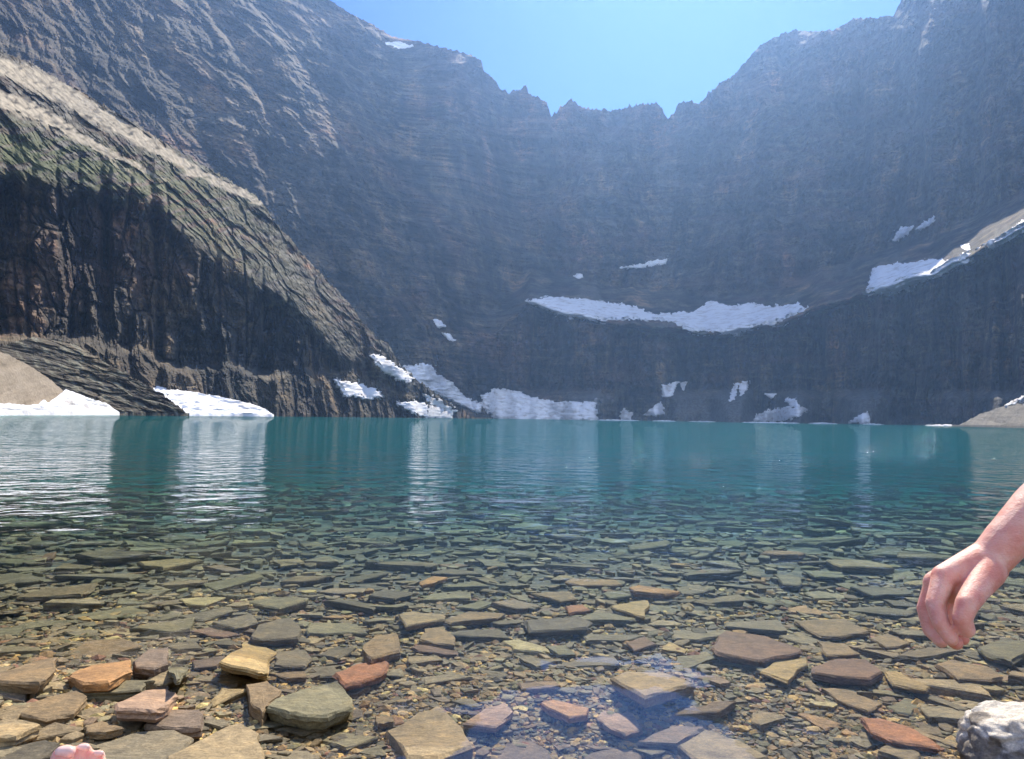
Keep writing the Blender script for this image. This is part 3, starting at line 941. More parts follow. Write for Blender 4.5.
# (outline as directions, colour, thickness m, lift m, tilt x, tilt y, label)
HERO = [
    ([(72, 672), (90, 665), (131, 659), (133, 669), (109, 681), (84, 683), (68, 677)], "orange", .022, .055, .10, .12, "gold-orange split slab propped up near the left shore"),
    ([(115, 703), (145, 690), (168, 688), (178, 695), (170, 704), (156, 710), (144, 709), (117, 708)], "pinkish", .022, .05, -.05, .25, "pink-edged slab tipped up over a black hollow at lower left"),
    ([(133, 661), (148, 649), (168, 647), (169, 663), (154, 668), (135, 667)], "purple-grey", .03, .035, 0, .1, "chunky purple-grey block touching the gold-orange slab"),
    ([(-14, 680), (0, 673), (35, 661), (57, 656), (47, 676), (39, 682), (0, 681)], "brown", .022, .035, .05, .1, "big brown slab cut off by the left edge, level with the gold-orange slab"),
    ([(47, 667), (70, 652), (88, 640), (125, 638), (143, 645), (98, 659), (78, 669)], "brown", .014, .012, 0, .0, "long flat brown slab lying behind the gold-orange slab"),
    ([(145, 724), (156, 711), (175, 709), (200, 709), (202, 726), (176, 728)], "purple-grey", .022, .028, 0, .08, "dark purple slab under the pink-edged tipped slab"),
    ([(92, 762), (94, 745), (137, 731), (176, 729), (195, 737), (165, 775), (100, 780)], "grey", .02, .02, 0, .05, "large grey-brown slab behind the bare toes at the bottom edge"),
    ([(165, 757), (209, 735), (230, 724), (241, 722), (258, 731), (264, 755), (255, 775), (170, 778)], "tan", .03, .035, 0, .08, "large tan slab at the bottom edge right of the toes"),
    ([(-12, 722), (8, 719), (25, 720), (41, 724), (16, 735), (-8, 737)], "tan", .02, .028, 0, .1, "rounded tan slab at the left edge above the dark flat one"),
    ([(84, 726), (101, 721), (124, 727), (105, 732), (88, 732)], "brown", .012, .02, 0, .1, "small brown slab just above the toes"),
    ([(18, 706), (50, 696), (78, 690), (88, 696), (74, 712), (47, 720), (20, 714)], "brown", .015, .018, 0, .05, "wide brown slab between the gold-orange slab and the toes"),
    ([(-14, 762), (12, 747), (45, 739), (60, 743), (43, 757), (0, 776)], "dark grey", .018, .02, 0, .05, "dark grey flat slab in the bottom left corner"),
    ([(219, 661), (236, 650), (248, 641), (262, 645), (277, 652), (268, 672), (258, 671)], "ochre", .02, .045, -.1, .22, "squarish ochre slab raised over deep shadow"),
    ([(250, 636), (258, 624), (290, 617), (302, 630), (298, 637), (274, 639), (258, 639)], "grey", .02, .028, 0, .1, "large grey slab directly behind the squarish ochre one"),
    ([(266, 706), (274, 698), (307, 687), (338, 682), (352, 696), (352, 706), (328, 715), (307, 715), (289, 712)], "grey-green", .028, .05, -.02, .12, "big grey-green grooved slab in front of the ochre one"),
    ([(246, 684), (268, 680), (282, 690), (268, 704), (262, 714), (250, 702)], "brown", .03, .035, .0, .05, "reddish brown block wedged against the big grooved slab"),
    ([(334, 673), (356, 664), (385, 658), (389, 664), (381, 675), (360, 681), (345, 684)], "rust-red", .018, .038, 0, .15, "bright rust-orange slab left of centre"),
    ([(274, 665), (278, 651), (305, 649), (313, 658), (305, 666), (289, 666)], "grey", .014, .018, 0, .1, "grey slab with a pale pebble right of the ochre one"),
    ([(268, 673), (305, 671), (307, 677), (287, 678)], "brown", .012, .014, 0, .1, "thin brown slab between the ochre and rust-orange ones"),
    ([(190, 631), (209, 627), (240, 634), (223, 637)], "maroon", .008, .014, 0, .05, "thin reddish sliver up behind the ochre slab"),
    ([(192, 661), (225, 655), (217, 665), (194, 668)], "purple-grey", .010, .018, 0, .1, "small purple-grey slab tucked left of the ochre one"),
    ([(172, 662), (186, 661), (186, 672), (176, 680), (169, 672)], "grey-green", .012, .02, 0, .3, "small pale green upright piece right of the purple block"),
    ([(385, 731), (410, 717), (438, 704), (462, 726), (474, 745), (438, 757), (407, 756)], "tan", .03, .035, .0, .12, "large pale tan slab at the bottom left of the blue reflection"),
    ([(361, 649), (374, 636), (397, 632), (400, 650), (372, 658)], "brown", .026, .028, 0, .12, "rough brown block behind the rust-orange slab"),
    ([(463, 723), (485, 708), (505, 702), (514, 712), (495, 727)], "pinkish", .014, .018, 0, .05, "pinkish slab under the blue reflection beside the pale tan one"),
    ([(419, 639), (424, 628), (444, 626), (456, 638), (454, 644), (434, 643)], "brown", .016, .02, 0, .1, "brown slab above a thin reddish one left of centre"),
    ([(411, 647), (419, 644), (458, 651), (458, 655), (422, 652)], "maroon", .01, .014, 0, .0, "thin reddish slab right below the brown one"),
    ([(477, 752), (497, 729), (524, 735), (547, 749), (555, 770), (480, 775)], "purple-grey", .014, .01, 0, .0, "broad purple-grey slab at the bottom under the blue reflection"),
    ([(540, 702), (552, 699), (589, 708), (587, 714), (569, 717)], "orange", .016, .024, 0, .05, "small orange-topped slab inside the blue reflection"),
    ([(597, 716), (603, 704), (632, 712), (644, 729), (626, 734), (604, 725)], "pinkish", .014, .016, 0, .05, "pink-grey slab in the middle of the blue reflection"),
    ([(611, 677), (626, 671), (665, 672), (696, 684), (677, 687), (645, 697)], "tan", .026, .042, -.03, .12, "tan slab with a dark cut front poking out above the blue reflection"),
    ([(677, 745), (706, 729), (740, 740), (770, 757), (704, 764)], "tan", .022, .028, 0, .08, "long tan and grey slab at the bottom right of the blue reflection"),
    ([(636, 742), (672, 725), (706, 726), (677, 744)], "purple-grey", .014, .015, 0, .05, "purple-grey slab just left of the long tan and grey one"),
    ([(583, 757), (600, 748), (634, 745), (642, 757), (620, 775), (585, 775)], "purple-grey", .014, .015, 0, .05, "rounded purple slab at the bottom centre edge"),
    ([(711, 647), (725, 630), (768, 636), (803, 649), (801, 652), (766, 659), (758, 660), (717, 652)], "maroon", .022, .034, 0, .1, "largest maroon slab right of centre"),
    ([(760, 671), (782, 659), (807, 657), (807, 664), (788, 681)], "ochre", .012, .022, 0, .1, "kite-shaped greyish ochre slab in front of the largest maroon one"),
    ([(811, 667), (837, 658), (868, 659), (883, 671), (870, 678), (837, 676), (813, 672)], "maroon", .022, .032, 0, .1, "oval maroon slab streaked with pink"),
    ([(794, 621), (844, 618), (870, 631), (844, 636), (821, 636)], "brown", .014, .026, 0, .08, "broad brown slab with a pale top behind the oval maroon one"),
    ([(725, 622), (778, 619), (788, 631), (768, 630), (725, 626)], "grey", .014, .022, 0, .05, "grey-brown slab lying behind the largest maroon one"),
    ([(817, 641), (844, 643), (860, 653), (827, 655)], "brown", .012, .018, 0, .08, "small brown slab between the broad brown and the oval maroon ones"),
    ([(821, 688), (841, 687), (882, 703), (868, 711), (837, 700)], "brown", .010, .014, 0, .08, "diamond-shaped brown slab below the oval maroon one"),
    ([(860, 717), (882, 718), (915, 729), (940, 745), (938, 748), (893, 741), (871, 732)], "rust-red", .012, .024, -.05, .08, "long rusty brown blade near the white boulder"),
    ([(884, 671), (897, 671), (930, 687), (926, 690), (893, 684)], "ochre", .012, .022, 0, .08, "yellow-ochre slab right of the oval maroon one"),
    ([(935, 664), (951, 659), (988, 666), (1003, 676), (992, 680), (959, 679)], "brown", .014, .022, 0, .08, "wide brown slab below the reaching hand"),
    ([(977, 647), (999, 640), (1024, 640), (1030, 650), (1012, 660), (988, 654)], "grey-green", .02, .03, 0, .08, "grey-green slab with black front at the right edge"),
    ([(869, 638), (887, 633), (911, 642), (900, 646), (887, 647)], "brown", .014, .02, 0, .08, "brown slab left of the fingertips"),
    ([(913, 693), (926, 693), (968, 708), (959, 710)], "grey", .010, .014, 0, .08, "narrow grey blade left of the white boulder"),
    ([(886, 706), (909, 697), (922, 704), (911, 714), (897, 712)], "grey-green", .010, .010, 0, .05, "flat grey-green slab just above the long rusty blade"),
    ([(419, 582), (434, 576), (448, 577), (434, 583), (422, 585)], "orange", .014, .028, 0, .06, "small orange slab farther out, left of centre"),
    ([(368, 595), (383, 589), (413, 592), (395, 599)], "dark grey", .018, .03, 0, .08, "dark grey slab left of the small orange one, a little nearer"),
    ([(398, 614), (411, 611), (444, 614), (446, 619), (405, 626)], "tan", .018, .03, 0, .08, "tan block with a sunny top right of the rough brown block"),
    ([(442, 621), (469, 611), (505, 613), (497, 618), (450, 623)], "brown", .016, .032, .03, .06, "long brown slab over a dark gap next to the sunny tan block"),
    ([(456, 607), (481, 600), (497, 602), (477, 609)], "grey-green", .010, .016, 0, .02, "grey-green slab behind the long brown one over the gap"),
    ([(475, 558), (497, 560), (510, 567), (485, 565)], "grey", .012, .03, 0, .05, "slanted grey slab far out near the centre"),
    ([(629, 587), (638, 585), (680, 591), (665, 594), (634, 591)], "orange", .022, .05, 0, .04, "thick orange-topped slab right of centre, far out"),
    ([(610, 606), (634, 601), (648, 600), (645, 617), (630, 613)], "ochre", .016, .036, 0, .1, "bright speckled tan slab below the thick orange-topped one"),
    ([(524, 620), (579, 616), (592, 621), (587, 627), (530, 631)], "dark grey", .02, .028, 0, .05, "long dark grey slab at the centre"),
    ([(530, 593), (569, 591), (577, 598), (560, 601)], "brown", .014, .03, 0, .06, "brown slab behind the long dark grey one"),
    ([(602, 593), (622, 590), (631, 595), (610, 598)], "grey-green", .016, .034, 0, .06, "grey-green slab just left of the thick orange-topped one"),
    ([(565, 606), (583, 604), (591, 610), (569, 613)], "rust-red", .012, .022, 0, .06, "small reddish slab between the long dark grey and the speckled tan ones"),
    ([(626, 642), (645, 636), (657, 644), (634, 650)], "maroon", .010, .018, 0, .05, "small maroon slab above the tan slab with the dark front"),
    ([(661, 649), (669, 641), (686, 649), (684, 653)], "ochre", .010, .016, 0, .05, "small triangular ochre piece right of the small maroon one"),
    ([(546, 646), (565, 645), (576, 654), (558, 654)], "grey-green", .012, .02, 0, .08, "greenish slab with a shaded left flank, below the long dark grey one"),
    ([(179, 599), (198, 597), (226, 597), (205, 605), (187, 604)], "pale yellow", .010, .022, 0, .04, "pale yellow slab under shallow water at left"),
    ([(272, 560), (300, 558), (305, 563), (280, 566)], "tan", .014, .03, 0, .04, "tan slab far out on the left half"),
    ([(202, 584), (258, 572), (264, 577), (217, 590)], "grey-green", .012, .02, 0, .02, "long grey-green slab behind the pale yellow one"),
    ([(179, 616), (231, 606), (234, 610), (205, 620)], "grey", .012, .02, 0, .02, "long grey slab in front of the pale yellow one"),
    ([(212, 622), (252, 613), (258, 623), (234, 628)], "grey", .014, .026, 0, .06, "grey slab just behind the thin reddish sliver"),
    ([(-6, 629), (26, 625), (18, 635), (-4, 637)], "grey-green", .012, .018, 0, .04, "green-grey slab at the left edge under shallow water"),
    ([(850, 586), (906, 588), (914, 594), (874, 595)], "dark grey", .018, .034, 0, .05, "long dark slab left of the reaching hand"),
    ([(802, 570), (842, 572), (845, 577), (816, 577)], "grey-green", .012, .028, 0, .04, "pale green-grey slab far out on the right half"),
    ([(883, 599), (911, 602), (920, 607), (894, 605)], "dark grey", .014, .026, 0, .05, "dark slab touching the knuckles in view"),
]

taken = []                                             # outlines in the image of what already lies there


def clear_of(px, py, margin):
    for (q, bb) in taken:
        if bb[0] - margin < px < bb[2] + margin and bb[1] - margin < py < bb[3] + margin:
            if poly_sdf(q, np.array([float(px)]), np.array([float(py)]))[0] > -margin: return False
    return True


marks = []
for k, (poly, cn, th, lift, tx, ty, lab) in enumerate(HERO):
    r = np.random.default_rng(900 + k)
    lift = min(lift, th + .012)
    pp = np.array(poly, float)
    c = unproject(pp[:, 0], pp[:, 1], -.02)
    for _ in range(4):
        bz = float(bed_z(c[:, 0].mean(), c[:, 1].mean()))
        c = unproject(pp[:, 0], pp[:, 1], bz + lift)
    top = unproject(pp[:, 0], pp[:, 1], bz + lift, tx, -ty)
    if (np.cross(top[1, :2] - top[0, :2], top[2, :2] - top[1, :2])) > 0: pass
    area = 0.5 * sum(top[i][0] * top[(i + 1) % len(top)][1] - top[(i + 1) % len(top)][0] * top[i][1] for i in range(len(top)))
    if area < 0: top = top[::-1]
    add_slab(top, th, MUTE(COLS[cn], .22) * r.uniform(.92, 1.08), lab, r)
    taken.append((pp, (*pp.min(0), *pp.max(0))))
    marks.append((pp.mean(0), lab))

# white boulder, bottom right
WB = (np.array([(958, 735), (962, 718), (985, 697), (1024, 695), (1060, 720), (1060, 775), (960, 775)], float))
taken.append((WB, (*WB.min(0), *WB.max(0))))

# ---- filler slabs: laid at random over the shallows, the largest in view as single objects, the rest as rubble
cand = []
tries = 0
r = np.random.default_rng(77)
names = ["grey", "dark grey", "grey-green", "brown", "tan", "maroon", "purple-grey", "ochre", "orange", "pale yellow", "rust-red"]
probs = np.array([.22, .14, .20, .18, .08, .05, .07, .025, .012, .013, .01]); probs /= probs.sum()
SHAPE = {4: "four-sided", 5: "five-sided", 6: "six-sided", 7: "rounded"}


def place_filler(px, py, wpx, r):
    c = unproject(np.array([px]), np.array([py]), -.02)[0]
    for _ in range(5):
        bz = float(bed_z(c[0], c[1]))
        c = unproject(np.array([px]), np.array([py]), bz + .012)[0]
    D = math.hypot(c[0], c[1])
    size = wpx / FPX * D * .5
    n = int(r.integers(4, 8))
    el = r.uniform(.5, .9); ro = r.normal(0, .55)
    ang = np.sort(r.uniform(0, 2 * math.pi, n) * .35 + np.arange(n) * 2 * math.pi / n)
    rr = size * r.uniform(.8, 1.15, n)
    x = np.cos(ang) * rr; y = np.sin(ang) * rr * el
    X = x * math.cos(ro) - y * math.sin(ro); Y = x * math.sin(ro) + y * math.cos(ro)
    tx, ty = r.normal(0, .05), -abs(r.normal(.03, .06))
    th = np.clip(size * r.uniform(.07, .22), .003, .04)
    lift = th * r.uniform(.7, 1.25) + r.uniform(0, .006)
    top = np.stack([c[0] + X, c[1] + Y, bz + lift + tx * X + ty * Y], -1)
    return top, th + .004, n, D, tx, ty


rows = []
for i in range(11000):
    py = 478 + 284 * r.uniform(0, 1) ** .85
    px = r.uniform(-40, 1064)
    # stones lie closely farther out; the middle foreground is mostly gravel
    gravelly = sstep(640, 690, py) * sstep(300, 400, px) * sstep(960, 860, px)
    if r.uniform() < gravelly * .93: continue
    wpx = np.exp(r.normal(0, .42)) * interp([(478, 11), (490, 16), (520, 24), (560, 27), (600, 30), (650, 31), (760, 34)], py) * (1 - .3 * gravelly)
    wpx = float(np.clip(wpx, 10, 74))
    rows.append((wpx, px, py))
rows.sort(reverse=True)
hx = {}
for (wpx, px, py) in rows:
    if not clear_of(px, py, wpx * .16): continue
    # thin out where a larger one lies almost on the same spot
    ok = True
    gx, gy = int(px // 40), int(py // 20)
    for a in (-1, 0, 1):
        for b_ in (-1, 0, 1):
            for (qx, qy, qw) in hx.get((gx + a, gy + b_), ()):
                fy = interp([(478, 8), (490, 6.5), (560, 3.6), (640, 2.6), (760, 2.0)], py)
                if math.hypot(px - qx, (py - qy) * fy) < .44 * (qw * .8 + wpx * .8): ok = False
    if not ok: continue
    hx.setdefault((gx, gy), []).append((px, py, wpx))
    top, th, n, D, tx, ty = place_filler(px, py, wpx, r)
    cn = names[int(r.choice(len(names), p=probs))]
    inside = 0 < px < 1024 and py < 757
    vis = wpx * wpx * (1.0 if inside else .0) * float(interp([(500, .25), (520, .5), (600, 1), (760, 1.3)], py))
    cand.append((vis, px, py, wpx, top, th, n, cn, tx, ty))
cand.sort(key=lambda q: -q[0])
NSING = 297 - len(HERO)
used_labels = set()


def relation(dx, dy):
    s = []
    if abs(dy) > 7: s.append("behind" if dy < 0 else "in front of")
    if abs(dx) > 12: s.append("left of" if dx < 0 else "right of")
    if not s: s = ["close by"]
    if len(s) == 2: return s[0].replace(" of", "") + " and to the " + s[1] if s[0] == "behind" else "nearer and to the " + s[1]
    return s[0]


for k, (vis, px, py, wpx, top, th, n, cn, tx, ty) in enumerate(cand[:NSING]):
    ds = sorted(((((px - m[0][0]) ** 2 + ((py - m[0][1]) * 2) ** 2), m) for m in marks), key=lambda q: q[0])
    sz = "small" if wpx < 27 else ("mid-sized" if wpx < 40 else "large")
    lab = None
    best = None
    for (_, m) in ds[:24]:
        rel = relation(px - m[0][0], py - m[0][1])
        near = " ".join(m[1].split()[:6]) if len(m[1].split()) > 8 else m[1]
        for w in ("under over at with in and near directly just right left behind beside above level a the".split()):
            while near.split()[-1] == w: near = " ".join(near.split()[:-1])
        for form in ("%s %s slate %s the %s" % (sz, cn, rel, near), "%s %s %s slate %s the %s" % (sz, SHAPE[n], cn, rel, near), "%s %s %s slate %s the %s" % (sz, "tilted" if abs(ty) > .06 else "level", cn, rel, near), "%s %s %s %s slate %s the %s" % (sz, "tilted" if abs(ty) > .06 else "level", SHAPE[n], cn, rel, near)):
            if len(form.split()) <= 16 and form not in used_labels:
                lab = form; break
        if lab: break
    used_labels.add(lab)
    rr_ = np.random.default_rng(3000 + k)
    add_slab(top, th, MUTE(COLS[cn]) * rr_.uniform(.75, 1.25), lab or "flat slate on the lake bed", rr_)
print("filler candidates", len(cand))
# the rest as one mass of rubble
VV, FF, CC, off = [], [], [], 0
for k, (vis, px, py, wpx, top, th, n, cn, tx, ty) in enumerate(cand[NSING:]):
    rr_ = np.random.default_rng(6000 + k)
    V, F = slab_geo(top, th, rr_)
    VV.append(V); FF += [tuple(a + off for a in f_) for f_ in F]; off += len(V)
    CC.append(np.tile(MUTE(COLS[cn]) * rr_.uniform(.7, 1.25), (len(V), 1)))
# small chips between the slabs
for k in range(9000):
    rr_ = r
    py = 486 + 277 * r.uniform() ** .8; px = r.uniform(-30, 1054)
    wpx = float(np.clip(np.exp(r.normal(0, .4)) * 9.5, 5, 19))
    c = unproject(np.array([px]), np.array([py]), -.02)[0]
    for _ in range(3):
        bz = float(bed_z(c[0], c[1])); c = unproject(np.array([px]), np.array([py]), bz + .004)[0]
    D = math.hypot(c[0], c[1]); size = wpx / FPX * D * .5
    n = int(r.integers(4, 7)); ang = np.arange(n) * 2 * math.pi / n + r.uniform(0, .8, n)
    q = size * r.uniform(.65, 1.15, n); ro = r.uniform(0, 3.1); el = r.uniform(.45, .9)
    x, y = np.cos(ang) * q, np.sin(ang) * q * el
    X, Y = x * math.cos(ro) - y * math.sin(ro), x * math.sin(ro) + y * math.cos(ro)
    tx, ty = r.normal(0, .12, 2); th = size * r.uniform(.25, .6)
    T = np.stack([c[0] + X, c[1] + Y, bz + th * r.uniform(.5, 1.1) + tx * X + ty * Y], -1)
    ce = T.mean(0)
    T2 = ce + (T - ce) * .8 + [0, 0, th * .12]; Bt = ce + (T - ce) * .95 - [0, 0, th]
    V = np.concatenate([T2, T, Bt])
    F = [tuple(range(n))] + [(j, n + j, n + (j + 1) % n, (j + 1) % n) for j in range(n)] + [(n + j, 2 * n + j, 2 * n + (j + 1) % n, n + (j + 1) % n) for j in range(n)]
    VV.append(V); FF += [tuple(a + off for a in f_) for f_ in F]; off += len(V)
    cn = names[int(r.choice(len(names), p=probs))]
    CC.append(np.tile(MUTE(COLS[cn]) * r.uniform(.75, 1.4), (len(V), 1)))
tag(link_mesh("slate_rubble", np.concatenate(VV), FF, M_STONE, col=np.concatenate(CC)), kind='stuff')

# ---- gravel: small pebbles, one mass
ico = bmesh.new(); bmesh.ops.create_icosphere(ico, subdivisions=1, radius=1.0)
IV = np.array([v_.co[:] for v_ in ico.verts]); IF = np.array([[v_.index for v_ in f_.verts] for f_ in ico.faces]); ico.free()
NG = 26000
gpy = 590 + 175 * r.uniform(size=NG) ** .75
gpx = r.uniform(-30, 1054, NG)
c = unproject(gpx, gpy, np.zeros(NG))
for _ in range(4):
    bz = bed_z(c[:, 0], c[:, 1])
    c = np.array([0, 0, CAMH]) + ray(gpx, gpy) * ((bz + .002 - CAMH) / ray(gpx, gpy)[:, 2])[:, None]
D = np.hypot(c[:, 0], c[:, 1])
sz = np.clip(np.exp(r.normal(0, .42, NG)) * 2.3, 1.1, 7) / FPX * D
G = IV[None] * r.uniform(.65, 1.25, (NG, len(IV), 1)) * np.stack([r.uniform(.8, 1.5, NG), r.uniform(.6, 1.1, NG), r.uniform(.35, .7, NG)], -1)[:, None, :] * sz[:, None, None]
th_ = r.uniform(0, 6.28, NG); cs, sn = np.cos(th_)[:, None], np.sin(th_)[:, None]
gx = G[..., 0] * cs - G[..., 1] * sn; gy = G[..., 0] * sn + G[..., 1] * cs
G = np.stack([gx, gy, G[..., 2]], -1) + np.stack([c[:, 0], c[:, 1], bz + sz * .25], -1)[:, None, :]
F = (IF[None] + (np.arange(NG) * len(IV))[:, None, None]).reshape(-1, 3)
pal = np.array([COLS[q] for q in ["grey", "grey-green", "brown", "tan", "ochre", "pale yellow", "maroon", "dark grey"]])
gc = pal[r.choice(8, NG, p=[.2, .15, .2, .2, .07, .04, .06, .08])] * r.uniform(.95, 1.7, (NG, 1)) * np.array([1.06, 1, .86])
tag(link_mesh("gravel", G.reshape(-1, 3), F, M_GRAVEL, col=np.repeat(gc, len(IV), 0)), kind='stuff')

# ---- white boulder
bm = bmesh.new(); bmesh.ops.create_icosphere(bm, subdivisions=6, radius=1.0)
V = np.array([v_.co[:] for v_ in bm.verts])
c0 = unproject(np.array([1016.]), np.array([742.]), np.array([.03]))[0]
n1 = fbm(V[:, 0] * 1.3 + 4, V[:, 1] * 1.3, V[:, 2] * 1.3, 3, 701); n2 = fbm(V[:, 0] * 5, V[:, 1] * 5, V[:, 2] * 5 + 2, 4, 705)
crack = -np.exp(-(perlin(V[:, 0] * 2 + 1, V[:, 1] * 2, V[:, 2] * 2, 709) / .05) ** 2) * .05
Vd = V * (1 + .2 * n1 + .045 * n2 + crack)[:, None]
q = np.sign(Vd) * np.abs(Vd) ** .85
dark = sstep(-.02, .10, -(V[:, 0] * .75 + .05) + .35 * n1 * 0 + .5 * perlin(V[:, 0] * 3, V[:, 1] * 3, V[:, 2] * 3 + 5, 711) - .42) 
dark = np.maximum(dark, sstep(.1, .3, perlin(V[:, 0] * 2.3 + 3, V[:, 1] * 2.3, V[:, 2] * 2.3, 713) - .1) * sstep(.2, -.2, V[:, 2]))
bc = np.array([.66, .60, .50]) * (1 - dark[:, None]) + np.array([.24, .21, .17]) * dark[:, None]
faces = np.array([[v_.index for v_ in f_.verts] for f_ in bm.faces]); bm.free()
o = link_mesh("boulder", q * np.array([.098, .085, .072]), faces, M_STONE, smooth=True, col=bc)
o.location = (c0[0] + .012, c0[1] - .02, .022)
tag(o, "rounded white boulder with black stains at the bottom right corner", "boulder")

# ------------------------------------------------------------------ people


def capsule(bm, a, b, ra, rb, seg=20, rings=7):
    a, b = Vector(a), Vector(b); d = b - a; L = d.length
    q = Vector((0, 0, 1)).rotation_difference(d.normalized()) if L > 1e-6 else Matrix.Identity(3).to_quaternion()
    prof = []
    for i in range(rings + 1):
        t = -math.pi / 2 + (math.pi / 2) * i / rings
        prof.append((ra * math.cos(t), ra * math.sin(t)))
    for i in range(rings + 1):
        t = (math.pi / 2) * i / rings
        prof.append((rb * math.cos(t), L + rb * math.sin(t)))
    rs = []
    for (rr, z) in prof:
        rr = max(rr, 1e-5)
        rs.append([bm.verts.new(a + q @ Vector((rr * math.cos(2 * math.pi * k / seg), rr * math.sin(2 * math.pi * k / seg), z))) for k in range(seg)])
    for u, w in zip(rs, rs[1:]):
        for k in range(seg): bm.faces.new((u[k], u[(k + 1) % seg], w[(k + 1) % seg], w[k]))
    bm.faces.new(rs[0][::-1]); bm.faces.new(rs[-1])


def body(name, chains, mat, voxel=.003, smooth=6, parent=None, blobs=()):
    bm = bmesh.new()
    for ch in chains:
        for (a, ra), (b, rb) in zip(ch, ch[1:]): capsule(bm, a, b, ra, rb)
    for (c, s) in blobs:
        res = bmesh.ops.create_icosphere(bm, subdivisions=4, radius=1.0)
        for v_ in res['verts']: v_.co = Vector((v_.co.x * s[0] + c[0], v_.co.y * s[1] + c[1], v_.co.z * s[2] + c[2]))
    me = bpy.data.meshes.new(name); bm.to_mesh(me); bm.free()
    o = bpy.data.objects.new(name, me); COL.objects.link(o)
    md = o.modifiers.new("r", 'REMESH'); md.mode = 'VOXEL'; md.voxel_size = voxel; md.use_smooth_shade = True
    ms = o.modifiers.new("s", 'SMOOTH'); ms.iterations = smooth; ms.factor = .5
    dg = bpy.context.evaluated_depsgraph_get()
    me2 = bpy.data.meshes.new_from_object(o.evaluated_get(dg))
    o.modifiers.clear(); o.data = me2; me2.name = name
    me2.materials.clear(); me2.materials.append(mat)
    for p_ in me2.polygons: p_.use_smooth = True
    if parent: o.parent = parent
    return o


def pt(px, py, D):
    """a point at distance D along the direction of an image position"""
    d = ray(float(px), float(py)); d = d / np.linalg.norm(d)
    return Vector(np.array([0, 0, CAMH]) + d * D)


M_SHIRT = mat_plain("shirt_cloth", (.06, .09, .16)); M_SHORT = mat_plain("shorts_cloth", (.10, .10, .09)); M_HAIR = mat_plain("hair", (.05, .03, .02), .6, 200)
M_NAIL = mat_plain("nail", (.80, .55, .48), .3)

# -- the person at the right, whose hand reaches into the picture
D0 = 1.02
elbow = pt(1135, 432, 1.10)
wr = pt(990, 560, D0)
shoulder = elbow + Vector((.13, .07, .23))
arm = [(shoulder, .052), (elbow + Vector((.02, 0, .05)), .040), (elbow, .037), (pt(1080, 478, 1.08), .036), (pt(1040, 510, 1.055), .0305), (pt(1008, 539, 1.03), .0235), (wr, .0215)]
knk = [pt(944, 577, .985), pt(936, 583, 1.0), pt(938, 591, 1.02), pt(946, 598, 1.035)]      # index .. little
fing = [
    [(knk[0], .0125), (pt(935, 604, .965), .0098), (pt(941, 624, .955), .0086), (pt(951, 639, .955), .0074)],
    [(knk[1], .0120), (pt(926, 609, 1.0), .0098), (pt(931, 630, .995), .0088), (pt(941, 641, .99), .0074)],
    [(knk[2], .0120), (pt(936, 615, 1.015), .0102), (pt(945, 634, 1.01), .0090), (pt(956, 643, 1.005), .0075)],
    [(knk[3], .0105), (pt(946, 619, 1.035), .0090), (pt(955, 633, 1.03), .0080), (pt(963, 639, 1.02), .0068)],
]
palm = [[(pt(986, 560, D0), .021), (knk[0], .0135)], [(pt(986, 562, D0 + .01), .021), (knk[1], .0135)], [(pt(988, 566, D0 + .02), .020), (knk[2], .0130)], [(pt(990, 568, D0 + .025), .019), (knk[3], .0120)],
        [(pt(975, 566, D0), .020), (pt(950, 590, 1.0), .014)]]
thumb = [[(pt(988, 572, 1.005), .018), (pt(976, 590, .975), .0135), (pt(967, 604, .955), .0115), (pt(962, 618, .95), .0098), (pt(967, 630, .955), .0082)],
         [(pt(978, 580, 1.0), .0175), (pt(966, 592, .995), .0145)]]
hip = shoulder + Vector((.30, .16, -.46)); hip.z = .24
chest = shoulder + Vector((.20, .08, -.10)); neck = chest + Vector((-.03, -.02, .19))
sh2 = chest + Vector((.19, .10, .07))
knee1 = hip + Vector((-.06, -.40, .10)); knee2 = hip + Vector((.24, -.36, .12))
ank1 = Vector((knee1.x + .02, knee1.y - .16, .17)); ank2 = Vector((knee2.x + .04, knee2.y - .14, .19))
t1 = Vector((shoulder.x + .06, shoulder.y, shoulder.z + .0))
person = bpy.data.objects.new("person", None); COL.objects.link(person)
tag(person, "person beyond the right edge reaching a bare forearm and curled hand over the water", "person")
chains = [arm] + palm + fing + thumb + [
    [(chest, .13), ((chest + hip) / 2, .12), (hip, .14)], [(shoulder, .055), (chest, .11)], [(sh2, .055), (chest, .11)], [(chest, .08), (neck, .055), (neck + Vector((0, -.01, .06)), .055)],
    [(sh2, .052), (sh2 + Vector((.10, -.05, -.26)), .04), (knee2 + Vector((0, .06, .09)), .028), (knee2 + Vector((-.02, -.03, .09)), .022)],
    [(hip, .10), (knee1, .065), (ank1 + Vector((0, 0, .12)), .05), (ank1, .036), (ank1 + Vector((0, -.14, -.05)), .028)],
    [(hip, .10), (knee2, .065), (ank2 + Vector((0, 0, .12)), .05), (ank2, .036), (ank2 + Vector((0, -.14, -.05)), .028)]]
hc = neck + Vector((0, -.03, .16))
body("body", chains, M_SKIN, .0021, 2, person, blobs=[(hc, (.075, .092, .115)), (hc + Vector((0, -.095, -.01)), (.012, .02, .02)), (hc + Vector((-.076, .0, 0)), (.01, .02, .03)), (hc + Vector((.076, .0, 0)), (.01, .02, .03))])
body("hair", [], M_HAIR, .006, 3, person, blobs=[(hc + Vector((0, .025, .03)), (.085, .09, .105))])
body("shirt", [[(chest, .142), ((chest + hip) / 2, .134), (hip + Vector((0, 0, .03)), .148)], [(shoulder + Vector((-.02, 0, -.03)), .066), (shoulder, .07), (chest, .12)], [(sh2 + Vector((.03, -.01, -.06)), .066), (sh2, .07), (chest, .12)]], M_SHIRT, .007, 3, person)
